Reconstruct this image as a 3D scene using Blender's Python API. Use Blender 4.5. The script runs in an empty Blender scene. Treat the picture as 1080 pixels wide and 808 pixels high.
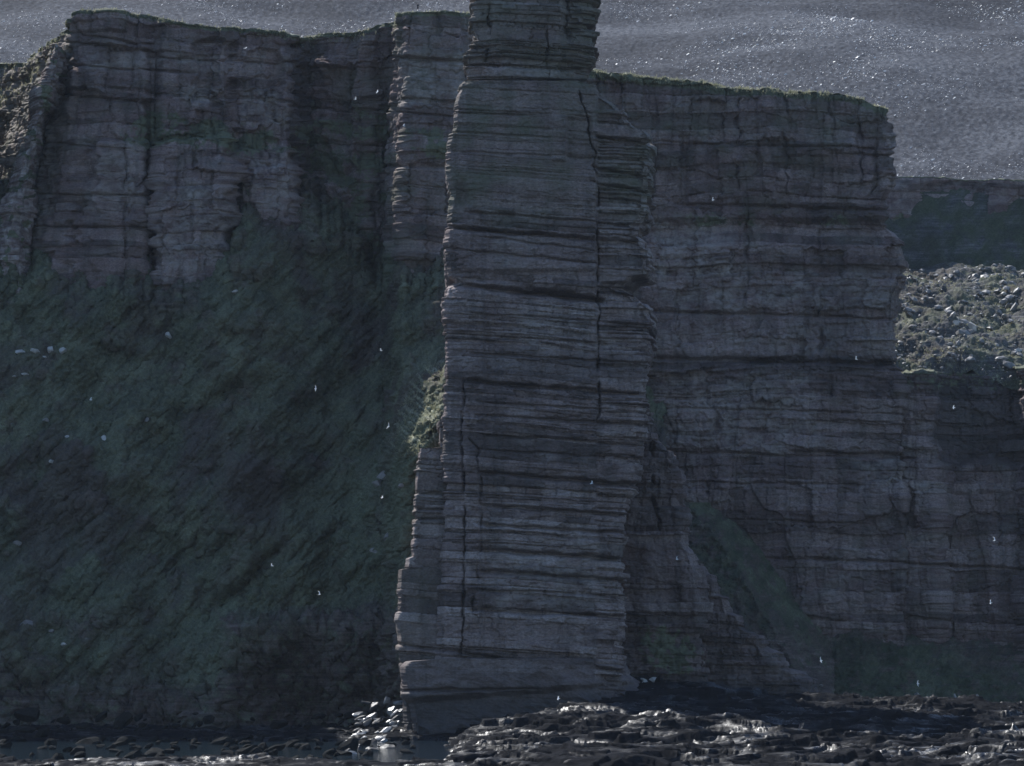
import bpy, bmesh, math, random
import numpy as np
from mathutils import Vector

random.seed(7)
rng = np.random.default_rng(7)
scene = bpy.context.scene
COL = scene.collection

# ------------------------------------------------------------------ camera numbers
D, HC, S, AIM = 1000.0, 24.0, 0.22, 82.0          # distance to the stack, eye height, metres per photo pixel at the stack
PITCH = math.atan((AIM - HC) / D)
AX = math.hypot(D, AIM - HC)
CP, SP = math.cos(PITCH), math.sin(PITCH)

def P(px, py, Y):
    """point of the place that the photograph shows at (px, py), at depth Y"""
    px = np.asarray(px, float); py = np.asarray(py, float)
    dx = (px - 540) * S / AX; dy = (404 - py) * S / AX
    diry = CP - SP * dy; dirz = SP + CP * dy
    t = (np.asarray(Y, float) + D) / diry
    return dx * t, HC + dirz * t

def Q(X, Y, Z):
    ry = Y + D; rz = Z - HC
    f = CP * ry + SP * rz; u = -SP * ry + CP * rz
    return 540 + X / f * AX / S, 404 - u / f * AX / S

# ------------------------------------------------------------------ noise
def h32(*ints):
    h = np.uint32(2166136261)
    for a in ints:
        a = np.asarray(a).astype(np.int64).astype(np.uint32)
        h = (h ^ a) * np.uint32(0x85ebca6b)
        h = h ^ (h >> np.uint32(13))
        h = h * np.uint32(0xc2b2ae35)
        h = h ^ (h >> np.uint32(16))
    return h
def hf(*ints):
    return h32(*ints).astype(np.float64) / 4294967295.0
np.seterr(over='ignore')

_PT = np.random.default_rng(99).permutation(1024).astype(np.int32); _PT = np.concatenate([_PT, _PT])
_ang = np.random.default_rng(98).random(1024) * 6.2831853
_GX, _GY = np.cos(_ang), np.sin(_ang)
def n2(x, y, seed=0):
    x, y = np.broadcast_arrays(x, y)
    xi = np.floor(x); yi = np.floor(y)
    fx = x - xi; fy = y - yi
    xi = (xi.astype(np.int32) + seed * 57) & 1023; yi = (yi.astype(np.int32) + seed * 131) & 1023
    u = fx * fx * fx * (fx * (fx * 6 - 15) + 10); v = fy * fy * fy * (fy * (fy * 6 - 15) + 10)
    p0 = _PT[xi]; p1 = _PT[xi + 1]
    def g(h, dx, dy): return _GX[h] * dx + _GY[h] * dy
    a = g(_PT[p0 + yi], fx, fy); b = g(_PT[p1 + yi], fx - 1, fy)
    c = g(_PT[p0 + yi + 1], fx, fy - 1); d = g(_PT[p1 + yi + 1], fx - 1, fy - 1)
    t = a + (b - a) * u
    return (t + (c + (d - c) * u - t) * v) * 1.5

def fbm(x, y, seed=0, octv=4, gain=.5, lac=2.03):
    t = 0; a = 1.0; f = 1.0
    for k in range(octv):
        t = t + a * n2(x * f + 17.3 * k, y * f - 9.1 * k, seed + k * 101); a *= gain; f *= lac
    return t
def ridged(x, y, seed=0, octv=4, gain=.55, lac=2.1):
    t = 0; a = 1.0; f = 1.0
    for k in range(octv):
        t = t + a * (1 - 2 * np.abs(n2(x * f + 31.7 * k, y * f + 4.7 * k, seed + k * 77))); a *= gain; f *= lac
    return t
def sstep(a, b, x):
    t = np.clip((x - a) / (b - a), 0, 1)
    return t * t * (3 - 2 * t)
def box(px, py, x0, x1, y0, y1, sx=4, sy=4):
    return sstep(x0 - sx, x0 + sx, px) * (1 - sstep(x1 - sx, x1 + sx, px)) * sstep(y0 - sy, y0 + sy, py) * (1 - sstep(y1 - sy, y1 + sy, py))
def blob(px, py, cx, cy, rx, ry):
    return np.exp(-((px - cx) / rx) ** 2 - ((py - cy) / ry) ** 2)
def line(px, py, pts, w, jit=0.0, seed=0):
    """1 on a crack that runs through pts = [(px, py), ...] from top to bottom"""
    ys = np.array([p[1] for p in pts], float); xs = np.array([p[0] for p in pts], float)
    cx = np.interp(py, ys, xs) + (jit * n2(py / 14.0, py * 0 + .5, seed) if jit else 0)
    ends = sstep(ys[0] - 6, ys[0] + 6, py) * (1 - sstep(ys[-1] - 6, ys[-1] + 6, py))
    cx = cx + (.45 * w * (hf(np.floor(py / 5.3 + .3).astype(np.int64), seed + 3) - .5) * 2)
    wj = w * np.clip(.75 + .9 * n2(py / 8.0, py * 0 + 1.5, seed + 1), .25, 2)
    return np.exp(-((px - cx) / wj) ** 2) * ends * np.clip(.75 + 1.1 * n2(py / 16.0, py * 0 + 2.5, seed + 2), .1, 1.25)
def notch(px, py, x0, y0, x1, y1, w, seed=0):
    """1 on a bedding gap that runs from (x0, y0) to (x1, y1)"""
    cy = y0 + (y1 - y0) * (px - x0) / (x1 - x0) + 1.2 * n2(px / 22.0, px * 0 + .5, seed)
    wj = w * (1 + .6 * n2(px / 15.0, px * 0 + 3.5, seed + 1))
    ends = sstep(x0 - 12, x0 + 3, px) * (1 - sstep(x1 - 3, x1 + 12, px))
    return np.exp(-((py - cy) / wj) ** 2) * ends

def blocks(u, z, w, h, seed, amp, crack=.3):
    """angular blocks, rows of uneven height, each stepped out or back, with a crack between"""
    zz = z / h + .55 * n2(u / (3 * w), z / (4 * h), seed) + .08 * n2(u / 1.5, z / 3, seed + 1)
    r = np.floor(zz); fr = zz - r
    uu = u / (w * (.6 + .9 * hf(r.astype(np.int64), seed))) + hf(r.astype(np.int64), seed + 2) * 7 + .10 * n2(z / 1.6, u / 5, seed + 3)
    c = np.floor(uu); fc = uu - c
    k = hf(r.astype(np.int64), c.astype(np.int64), seed + 4)
    tilt = (hf(r.astype(np.int64), c.astype(np.int64), seed + 5) - .5) * (fc - .5) + (hf(r.astype(np.int64), c.astype(np.int64), seed + 6) - .5) * (fr - .5)
    e = np.minimum(np.minimum(fc, 1 - fc) * w, np.minimum(fr, 1 - fr) * h)
    return amp * (np.sign(k - .5) * np.abs(2 * k - 1) ** 1.5 + 1.2 * tilt) - amp * crack * np.exp(-(e / .22) ** 2)

class Beds:
    """bedded sandstone: each bed stands out or back, is jointed into blocks and parted by thin gaps"""
    def __init__(self, seed, tmed=1.0, sig=.6, amp=.5, block=.25, gap=.5, gapw=.13, joint=.35, aspect=3.0, dip=0.0, warp=.8, fine=.14):
        self.fine = fine
        r = np.random.default_rng(seed)
        t = np.exp(r.normal(math.log(tmed), sig, 1400)); t = np.clip(t, .28, 5.5)
        self.b = np.cumsum(t) - 60.0; self.t = t
        self.sb = r.normal(0, 1, 1400) * amp
        self.sb = np.where(r.random(1400) < .14, self.sb - 1.6 * amp, self.sb)
        self.g = gap * (0.25 + r.random(1400) ** 2 * 1.6)
        self.w = np.clip(t * aspect * np.exp(r.normal(0, .5, 1400)), 1.2, 16)
        self.seed, self.block, self.gapw, self.joint, self.dip, self.warp = seed, block, gapw, joint, dip, warp
    def __call__(self, u, z):
        zz = z + self.dip * u + self.warp * n2(u / 26.0, z / 40.0, self.seed + 5) + self.fine * n2(u / 3.1, z / 6.0, self.seed + 6)
        i = np.clip(np.searchsorted(self.b, zz), 1, 1398)
        t = self.t[i]; e0 = zz - self.b[i - 1]; e1 = self.b[i] - zz
        d = self.sb[i] * (0.75 + .9 * n2(u / 9.0, i * 3.7 + .3, self.seed + 7))
        cu = u / self.w[i] + hf(i, self.seed) * 9 + .12 * n2(z / .8, u / 4, self.seed + 8)
        c = np.floor(cu); f = (cu - c)
        d = d + (hf(i, c.astype(np.int64), self.seed + 1) - .5) * 2 * self.block
        e = np.minimum(e0, e1)
        zone = np.clip(.55 + 1.3 * n2(z / 9.0, u / 45.0, self.seed + 14), .15, 1.5)
        gm = zone * self.g[i] * np.clip(.8 + 1.1 * n2(u / 6.0, i * 1.9, self.seed + 9), 0, 2)
        d = d - gm * np.exp(-(e / self.gapw) ** 2)
        ev = np.minimum(f, 1 - f) * self.w[i]
        jm = np.where(hf(i, np.round(cu).astype(np.int64), self.seed + 3) < .55, 1.0, .15)
        d = d - self.joint * jm * np.exp(-(ev / .14) ** 2)
        self.tone = .5 + .26 * (hf(i, self.seed + 11) - .5) * 2 + .22 * (hf(i, c.astype(np.int64), self.seed + 12) - .5) * 2 + .25 * n2(u / 5.0, i * 2.3, self.seed + 13)
        return d

# ------------------------------------------------------------------ mesh building
def mesh_from(name, V, F4=None, F3=None, smooth=True, attrs=None, mat=None):
    me = bpy.data.meshes.new(name)
    V = np.ascontiguousarray(V, dtype=np.float32).reshape(-1, 3)
    me.vertices.add(len(V)); me.vertices.foreach_set('co', V.ravel())
    loops = []; tot = []
    if F4 is not None and len(F4): loops.append(np.asarray(F4, np.int32).ravel()); tot.append(np.full(len(F4), 4, np.int32))
    if F3 is not None and len(F3): loops.append(np.asarray(F3, np.int32).ravel()); tot.append(np.full(len(F3), 3, np.int32))
    loops = np.concatenate(loops); tot = np.concatenate(tot)
    me.loops.add(len(loops)); me.loops.foreach_set('vertex_index', loops)
    me.polygons.add(len(tot))
    me.polygons.foreach_set('loop_start', np.concatenate([[0], np.cumsum(tot)[:-1]]).astype(np.int32))
    me.polygons.foreach_set('loop_total', tot)
    me.polygons.foreach_set('use_smooth', np.full(len(tot), smooth, bool))
    for k, a in (attrs or {}).items():
        at = me.attributes.new(k, 'FLOAT', 'POINT')
        at.data.foreach_set('value', np.ascontiguousarray(a, dtype=np.float32).ravel())
    me.update(calc_edges=True)
    if mat: me.materials.append(mat)
    return me
def grid_faces(nr, nc, closed=False):
    r = np.arange(nr - 1)[:, None]; c = np.arange(nc if closed else nc - 1)[None, :]
    c1 = (c + 1) % nc
    return np.stack([r * nc + c, r * nc + c1, (r + 1) * nc + c1, (r + 1) * nc + c], -1).reshape(-1, 4)
def link(name, me, loc=(0, 0, 0), parent=None, **props):
    o = bpy.data.objects.new(name, me); COL.objects.link(o)
    if parent is not None:
        o.parent = parent
    o.location = loc
    for k, v in props.items(): o[k] = v
    return o
def grid_obj(name, V, mat, attrs=None, closed=False, origin=(0, 0, 0), parent=None, flip=False, smooth=True, **props):
    nr, nc = V.shape[:2]
    F = grid_faces(nr, nc, closed)
    if flip: F = F[:, ::-1]
    me = mesh_from(name, V - np.array(origin), F, None, smooth, attrs, mat)
    return link(name, me, origin if parent is None else (0, 0, 0), parent, **props)

# ------------------------------------------------------------------ materials
class NT:
    def __init__(self, name):
        self.m = bpy.data.materials.new(name); self.m.use_nodes = True
        self.t = self.m.node_tree; self.n = self.t.nodes; self.n.clear()
        self.out = self.n.new('ShaderNodeOutputMaterial')
    def N(self, typ, **kw):
        x = self.n.new(typ)
        for k, v in kw.items():
            if hasattr(x, k) and not k[0].isupper(): setattr(x, k, v)
        return x
    def L(self, a, b): self.t.links.new(a, b)
    def put(self, sock, v):
        if isinstance(v, bpy.types.NodeSocket): self.L(v, sock)
        else: sock.default_value = v
    def pos(self, scale=(1, 1, 1)):
        g = self.N('ShaderNodeNewGeometry'); m = self.N('ShaderNodeMapping')
        m.inputs['Scale'].default_value = scale; self.L(g.outputs['Position'], m.inputs['Vector']); return m.outputs[0]
    def noise(self, vec, scale=1, detail=4, rough=.55, dist=0):
        x = self.N('ShaderNodeTexNoise'); self.L(vec, x.inputs['Vector'])
        x.inputs['Scale'].default_value = scale; x.inputs['Detail'].default_value = detail
        x.inputs['Roughness'].default_value = rough; x.inputs['Distortion'].default_value = dist
        return x.outputs['Fac']
    def ramp(self, fac, stops, interp='LINEAR'):
        r = self.N('ShaderNodeValToRGB'); self.L(fac, r.inputs['Fac']); cr = r.color_ramp; cr.interpolation = interp
        while len(cr.elements) < len(stops): cr.elements.new(.5)
        for e, (p, c) in zip(cr.elements, stops):
            e.position = p; e.color = (c, c, c, 1) if isinstance(c, (int, float)) else (*c, 1)
        return r.outputs['Color']
    def mix(self, fac, a, b, blend='MIX'):
        x = self.N('ShaderNodeMix'); x.data_type = 'RGBA'; x.blend_type = blend
        self.put(x.inputs[0], fac)
        for s, v in ((x.inputs[6], a), (x.inputs[7], b)):
            if isinstance(v, tuple) and len(v) == 3: v = (*v, 1)
            self.put(s, v)
        return x.outputs[2]
    def math(self, op, a, b=0.0, clamp=False):
        x = self.N('ShaderNodeMath'); x.operation = op; x.use_clamp = clamp
        self.put(x.inputs[0], a); self.put(x.inputs[1], b); return x.outputs[0]
    def attr(self, name):
        a = self.N('ShaderNodeAttribute'); a.attribute_name = name; return a.outputs['Fac']
    def maprange(self, v, a, b, c=0.0, d=1.0):
        x = self.N('ShaderNodeMapRange'); self.put(x.inputs[0], v)
        for i, w in enumerate((a, b, c, d)): x.inputs[i + 1].default_value = w
        return x.outputs[0]
    def bump(self, h, strength=.5, dist=.2):
        b = self.N('ShaderNodeBump'); b.inputs['Strength'].default_value = strength; b.inputs['Distance'].default_value = dist
        self.L(h, b.inputs['Height']); return b.outputs[0]
    def bsdf(self, color, rough=.85, spec=.3, normal=None):
        b = self.N('ShaderNodeBsdfPrincipled')
        if isinstance(color, tuple) and len(color) == 3: color = (*color, 1)
        self.put(b.inputs['Base Color'], color); self.put(b.inputs['Roughness'], rough)
        self.put(b.inputs['Specular IOR Level'], spec)
        if normal is not None: self.L(normal, b.inputs['Normal'])
        self.L(b.outputs[0], self.out.inputs['Surface']); return b

GRASS_D, GRASS_M, GRASS_L = (.070, .077, .055), (.120, .131, .086), (.160, .170, .112)

def grass_color(T):
    g1 = T.noise(T.pos((.09, .09, .09)), 1, 5, .62)
    g2 = T.noise(T.pos((.9, .9, .9)), 1, 5, .65)
    c = T.ramp(T.math('ADD', T.math('MULTIPLY', g1, .6), T.math('MULTIPLY', g2, .4)),
               [(.38, GRASS_D), (.5, GRASS_M), (.62, GRASS_L)])
    return c, g2

def rock_material(name, tones, green=0.0, pale=.35):
    T = NT(name)
    b1 = T.noise(T.pos((.012, .012, .30)), 1, 6, .6, .3)
    b2 = T.noise(T.pos((.05, .05, 1.9)), 1, 4, .6, .4)
    c = T.ramp(T.math('ADD', T.math('ADD', T.math('MULTIPLY', b1, .24), T.math('MULTIPLY', b2, .22)), T.math('MULTIPLY', T.attr('tone'), .54)),
               [(.28, tones[0]), (.43, tones[1]), (.56, tones[2]), (.72, tones[3])])
    # blocks that weathered to another tone
    bl = T.noise(T.pos((.16, .16, .42)), 1, 3, .5)
    c = T.mix(T.ramp(bl, [(.5, 0.0), (.72, pale)]), c, (.30, .262, .245))
    # rain and lichen streaks down the face
    st = T.noise(T.pos((.42, .42, .025)), 1, 5, .65, .2)
    c = T.mix(T.ramp(st, [(.46, 0.0), (.70, .55)]), c, (.055, .05, .048))
    fine = T.noise(T.pos((1.7, 1.7, 3.2)), 1, 7, .7)
    c = T.mix(1.0, c, T.ramp(fine, [(.28, .50), (.72, 1.55)]), 'MULTIPLY')
    lich = T.noise(T.pos((.07, .07, .11)), 1, 5, .6)
    lf = T.math('MULTIPLY', T.math('ADD', T.attr('green'), green, True), T.ramp(lich, [(.35, 0.0), (.62, 1.0)]))
    c = T.mix(lf, c, (.115, .122, .085))
    pn = T.noise(T.pos((.35, .35, .6)), 1, 5, .65)
    pf = T.math('MULTIPLY', T.attr('pale'), T.ramp(pn, [(.38, 0.0), (.6, 1.0)]))
    c = T.mix(pf, c, (.36, .325, .30))
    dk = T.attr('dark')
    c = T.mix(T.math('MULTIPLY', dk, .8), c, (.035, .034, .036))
    gc, g2 = grass_color(T)
    gf = T.math('ADD', T.attr('grass'), T.math('MULTIPLY', T.math('SUBTRACT', g2, .5), 1.2))
    gf = T.ramp(gf, [(.42, 0.0), (.58, 1.0)])
    c = T.mix(gf, c, gc)
    rough = T.maprange(dk, 0, 1, .82, .5)
    bh = T.math('ADD', fine, T.math('MULTIPLY', b2, .6))
    T.bsdf(c, rough, .25, T.bump(bh, .75, .35))
    return T.m

M_STACK = rock_material('bedded_sandstone', [(.076, .058, .055), (.162, .121, .115), (.23, .178, .168), (.31, .26, .25)], .04)
M_CLIFF = rock_material('cliff_sandstone', [(.074, .053, .051), (.145, .101, .096), (.20, .145, .137), (.28, .22, .21)], .0)
M_SHORE = rock_material('shore_rock', [(.06, .052, .05), (.09, .075, .07), (.12, .10, .09), (.17, .15, .14)], .0, .2)

def turf_material(name, grey=False):
    T = NT(name)
    c, g2 = grass_color(T)
    patch = T.noise(T.pos((.045, .045, .03)), 1, 6, .62, .5)
    earth = T.ramp(patch, [(.48, 0.0), (.60, .85)])
    c = T.mix(earth, c, (.088, .072, .064))
    c = T.mix(T.attr('dark_turf'), c, T.mix(g2, (.030, .040, .026), (.060, .074, .046)))  # darker green mixed into the turf by mask
    c = T.mix(T.math('MULTIPLY', T.attr('lush'), .6), c, T.mix(g2, (.10, .125, .075), (.165, .185, .12)))
    c = T.mix(T.math('MULTIPLY', T.attr('sunlit_straw'), T.ramp(T.noise(T.pos((1.1, 1.1, 1.1)), 1, 4, .6), [(.38, 0.0), (.55, 1.0)])), c, (.36, .36, .26))  # straw-pale turf colour painted in to brighten the sunlit crest and scree ridges
    rk = T.noise(T.pos((.3, .3, .5)), 1, 6, .7)
    rf = T.math('MULTIPLY', T.attr('rock'), T.ramp(rk, [(.36, 0.0), (.52, 1.0)]))
    b2 = T.noise(T.pos((.08, .08, 1.2)), 1, 5, .6, .5)
    c = T.mix(rf, c, T.ramp(b2, [(.3, (.05, .05, .052)), (.5, (.10, .10, .103)), (.7, (.20, .197, .193))] if grey else [(.3, (.05, .04, .038)), (.55, (.12, .092, .082)), (.75, (.2, .17, .155))]))
    sx = T.N('ShaderNodeSeparateXYZ'); T.L(T.N('ShaderNodeNewGeometry').outputs['Position'], sx.inputs[0])
    across = T.math('SUBTRACT', sx.outputs[0], T.math('MULTIPLY', sx.outputs[2], .9)); along = T.math('ADD', sx.outputs[0], sx.outputs[2])
    cb = T.N('ShaderNodeCombineXYZ'); T.L(T.math('MULTIPLY', across, .55), cb.inputs[0]); T.L(T.math('MULTIPLY', along, .07), cb.inputs[1]); T.L(T.math('MULTIPLY', sx.outputs[1], .05), cb.inputs[2])
    stk = T.noise(cb.outputs[0], 1, 6, .68, .3)
    c = T.mix(1.0, c, T.ramp(stk, [(.30, .78), (.5, 1.0), (.70, 1.25)]), 'MULTIPLY')
    fine = T.noise(T.pos((2.2, 2.2, 2.2)), 1, 7, .75)
    c = T.mix(1.0, c, T.ramp(fine, [(.28, .55), (.72, 1.5)]), 'MULTIPLY')
    T.bsdf(c, .9, .15, T.bump(T.math('ADD', fine, T.math('MULTIPLY', g2, 1.0)), .8, .5))
    return T.m
M_TURF = turf_material('steep_turf'); M_SCREEG = turf_material('scree_ground', True)

def hill_material():
    T = NT('moorland')
    a = T.noise(T.pos((.010, .016, .016)), 1, 6, .6, .4)
    b = T.noise(T.pos((.55, .30, .45)), 1, 7, .72)
    c = T.ramp(T.math('ADD', T.math('MULTIPLY', a, .45), T.math('MULTIPLY', b, .55)),
               [(.40, (.023, .025, .031)), (.5, (.054, .058, .069)), (.60, (.118, .125, .140))])
    fine = T.noise(T.pos((1.1, .7, .9)), 1, 6, .72)
    c = T.mix(1.0, c, T.ramp(fine, [(.25, .6), (.75, 1.4)]), 'MULTIPLY')
    T.bsdf(c, .85, .08, T.bump(T.math('ADD', fine, b), .7, .6))
    return T.m
M_HILL = hill_material()

def stone_material(name, lo, hi, rough=.55):
    T = NT(name)
    a = T.noise(T.pos((.6, .6, .6)), 1, 6, .7)
    c = T.ramp(a, [(.3, lo), (.7, hi)])
    f = T.noise(T.pos((5, 5, 5)), 1, 5, .7)
    c = T.mix(1.0, c, T.ramp(f, [(.25, .75), (.75, 1.2)]), 'MULTIPLY')
    T.bsdf(c, rough, .4, T.bump(f, .5, .08))
    return T.m
M_PALE = stone_material('pale_stone', (.30, .29, .27), (.62, .60, .57))
M_GREY = stone_material('grey_stone', (.13, .12, .115), (.30, .28, .26))
M_SCREE = stone_material('scree_stone', (.07, .07, .073), (.34, .335, .33), .5)
def shaded_rock_material():  # near-black matt colour, standing in for shade on the shore boulders
    T = NT('shade_dark_rock')
    f = T.noise(T.pos((1.3, 1.3, 1.3)), 1, 6, .7)
    T.bsdf(T.ramp(f, [(.35, (.006, .007, .007)), (.7, (.022, .022, .021))]), .9, .08, T.bump(f, .8, .25)); return T.m
M_SHADED = shaded_rock_material()
M_DARKST = stone_material('dark_wet_stone', (.014, .014, .016), (.045, .043, .043), .5)
M_WETPALE = stone_material('wet_pale_slab', (.07, .07, .072), (.34, .335, .325), .24)
M_GLINT = stone_material('moor_glint_stone', (.45, .45, .45), (.8, .8, .8), .3)  # white base colour gives the moor its sun glints

def platform_material():
    T = NT('wet_platform_rock')
    a = T.noise(T.pos((.12, .12, .5)), 1, 6, .65, .4)
    c = T.ramp(a, [(.32, (.004, .0045, .006)), (.54, (.009, .0095, .012)), (.72, (.024, .025, .028))])
    f = T.noise(T.pos((2.2, 2.2, 2.2)), 1, 7, .75)
    c = T.mix(1.0, c, T.ramp(f, [(.25, .6), (.75, 1.4)]), 'MULTIPLY')
    wd = T.ramp(T.noise(T.pos((.07, .10, .3)), 1, 5, .62, .6), [(.50, 0.0), (.64, 1.0)])       # bare wet rock against matt weed
    rg = T.ramp(wd, [(0, .85), (1, .26)])
    T.bsdf(c, rg, T.math('MULTIPLY', T.math('ADD', wd, .12), .30), T.bump(f, .6, .25))
    return T.m
M_PLAT = platform_material()

def sea_material():
    T = NT('sea_water')
    w = T.math('ADD', T.noise(T.pos((.10, .28, 1)), 1, 5, .6), T.math('MULTIPLY', T.noise(T.pos((.9, 1.6, 1)), 1, 4, .6), .3))
    b = T.bsdf((.010, .018, .026), .08, .5, T.bump(w, .45, .8))
    b.inputs['IOR'].default_value = 1.333
    return T.m
M_SEA = sea_material()

def flat(name, col, rough=.7):
    T = NT(name)
    f = T.noise(T.pos((9, 9, 9)), 1, 3, .6)
    T.bsdf(T.mix(1.0, col, T.ramp(f, [(.3, .85), (.7, 1.15)]), 'MULTIPLY'), rough, .3); return T.m
M_GULL = flat('white_plumage', (.80, .80, .79)); M_GULLG = flat('grey_plumage', (.35, .36, .38)); M_BILL = flat('yellow_bill', (.6, .42, .08))
M_SKIN = flat('skin', (.45, .30, .23)); M_COAT = flat('dark_coat', (.02, .022, .03)); M_TROU = flat('dark_trousers', (.018, .018, .022)); M_HAIR = flat('dark_hair', (.03, .022, .018))

TONE = [.5]
# ------------------------------------------------------------------ bedded rock column (closed all round, with a top)
def column(name, prof, yf, yb, mat, dispf, parent=None, origin=(0, 0, 0), n=(420, 110, 90), nz=900, shape=None, cap=14, rag=.0,
           attrf=None, grass_cap=1.0, cy=0.0, capbump=.4, frontf=None, **props):
    """prof: (py, px_left, px_right) rows from top to bottom; yf / yb: depth of front and back"""
    prof = np.array(prof, float)
    py = np.linspace(prof[0, 0], prof[-1, 0], nz)
    L = np.interp(py, prof[:, 0], prof[:, 1]); R = np.interp(py, prof[:, 0], prof[:, 2])
    # cross-section: front (left to right), right side, back, left side, in (a, b) with a across and b in depth
    sh = shape or [(-1, -.84), (-.955, -.95), (-.8, -1), (-.4, -1), (.45, -1), (.93, -.98), (1, -.84), (1, .5), (.8, 1), (-.8, 1), (-1, .5)]
    pts = np.array(sh + [sh[0]], float)
    m = len(sh)
    seg = np.hypot(*(np.diff(pts, axis=0).T * np.array([[(R - L).mean() * S / 2], [(yb - yf) / 2]])))
    wts = np.array([ (1.0 if (pts[i, 1] + pts[i + 1, 1]) / 2 < -.6 else (.75 if (pts[i, 1] + pts[i + 1, 1]) / 2 < .75 else .25)) for i in range(m)])
    tot = sum(n)
    cnt = np.maximum(3, np.round(tot * seg * wts / (seg * wts).sum()).astype(int))
    A = np.concatenate([np.linspace(0, 1, cnt[i], endpoint=False)[:, None] * (pts[i + 1] - pts[i]) + pts[i] for i in range(m)])
    nc = len(A)
    # soften the corners a little
    for _ in range(2):
        A = .25 * np.roll(A, 1, 0) + .5 * A + .25 * np.roll(A, -1, 0)
    dA = np.roll(A, -1, 0) - np.roll(A, 1, 0)
    hy = (yb - yf) / 2; my = (yb + yf) / 2
    hw = (R - L)[:, None] / 2; mx = (R + L)[:, None] / 2
    Yfl = my + hy * A[None, :, 1] + 0 * hw
    pxs = mx + hw * A[None, :, 0]
    pys = py[:, None] + 0 * pxs
    _, zrow = P(pxs, pys, my)
    X = (pxs - 540) * S * (my + D) / D
    Z = zrow
    # perimeter in metres
    hw_m = float((hw * S).mean())
    per = np.concatenate([[0], np.cumsum(np.hypot(np.diff(A[:, 0]) * hw_m, np.diff(A[:, 1]) * hy))])
    U = per[None, :] + 0 * X
    Uf = X + .35 * Yfl
    nx = dA[:, 1] * hy; ny = -dA[:, 0] * hw_m
    ln = np.hypot(nx, ny); nx = nx / ln; ny = ny / ln
    ppx, ppy = Q(X, Yfl, Z)
    d = dispf(Uf, Z, ppx, ppy, A[None, :, 1] + 0 * X)
    side = np.abs(nx)[None, :]
    tone = TONE[0] + 0 * X
    d = d * (1 - .15 * side)
    X = X + d * nx[None, :]; Yw = Yfl + d * ny[None, :]
    if frontf is not None: Yw = Yw + frontf(ppx, ppy, A[None, :, 1] + 0 * X)
    V = np.stack([X, Yw, Z], -1)
    at = {k: np.zeros_like(X) for k in ('grass', 'pale', 'green', 'dark')}; at['tone'] = tone
    if attrf: at.update(attrf(ppx, ppy, U, Z))
    # top
    cxy = V[0, :, :2].mean(0)
    caps = []
    for k in range(1, cap + 1):
        f = (1 - (k / cap)) ** 1.2
        q = V[0].copy()
        q[:, 0] = cxy[0] + (V[0, :, 0] - cxy[0]) * f; q[:, 1] = cxy[1] + (V[0, :, 1] - cxy[1]) * f
        q[:, 2] = V[0, :, 2] * 1 + capbump * (fbm(q[:, 0] / 2.5, q[:, 1] / 2.5, 5, 4)) * min(1, k / 3) + .25 * (1 - f)
        caps.append(q)
    V = np.concatenate([np.array(caps)[::-1], V], 0)
    for k in at:
        c = np.full((cap, nc), grass_cap if k == 'grass' else 0.0)
        at[k] = np.concatenate([c, at[k] + 0 * X], 0)
    return grid_obj(name, V, mat, at, closed=True, origin=origin, parent=parent, flip=True, **props)

# ================================================================== SEA STACK
def empty(name, loc, label, cat, group=None):
    o = bpy.data.objects.new(name, None); COL.objects.link(o); o.location = loc; o.empty_display_size = .3
    o['label'] = label; o['category'] = cat
    if group: o['group'] = group
    return o

SO = (0.0, 0.0, 0.0)
stack = empty('sea_stack', SO, 'tall dark pillar of bedded sandstone standing free in front of the cliffs', 'sea stack')

b_main = Beds(11, tmed=.70, sig=.95, amp=.30, block=.24, gap=.80, gapw=.11, fine=.06, joint=.35, aspect=5.0, dip=.085, warp=.7)
b_slat = Beds(12, tmed=.70, sig=.8, amp=.55, block=.30, gap=1.1, gapw=.13, fine=.06, joint=.4, aspect=6.0, dip=.06, warp=.5)
b_pin = Beds(13, tmed=.7, sig=.8, amp=.72, block=.34, gap=.9, gapw=.13, fine=.06, joint=.4, aspect=4.0, dip=.05, warp=.5)
b_low = Beds(14, tmed=1.15, sig=1.0, amp=.36, block=.30, gap=1.0, gapw=.13, fine=.07, joint=.4, aspect=4.5, dip=.05, warp=.8)

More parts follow.
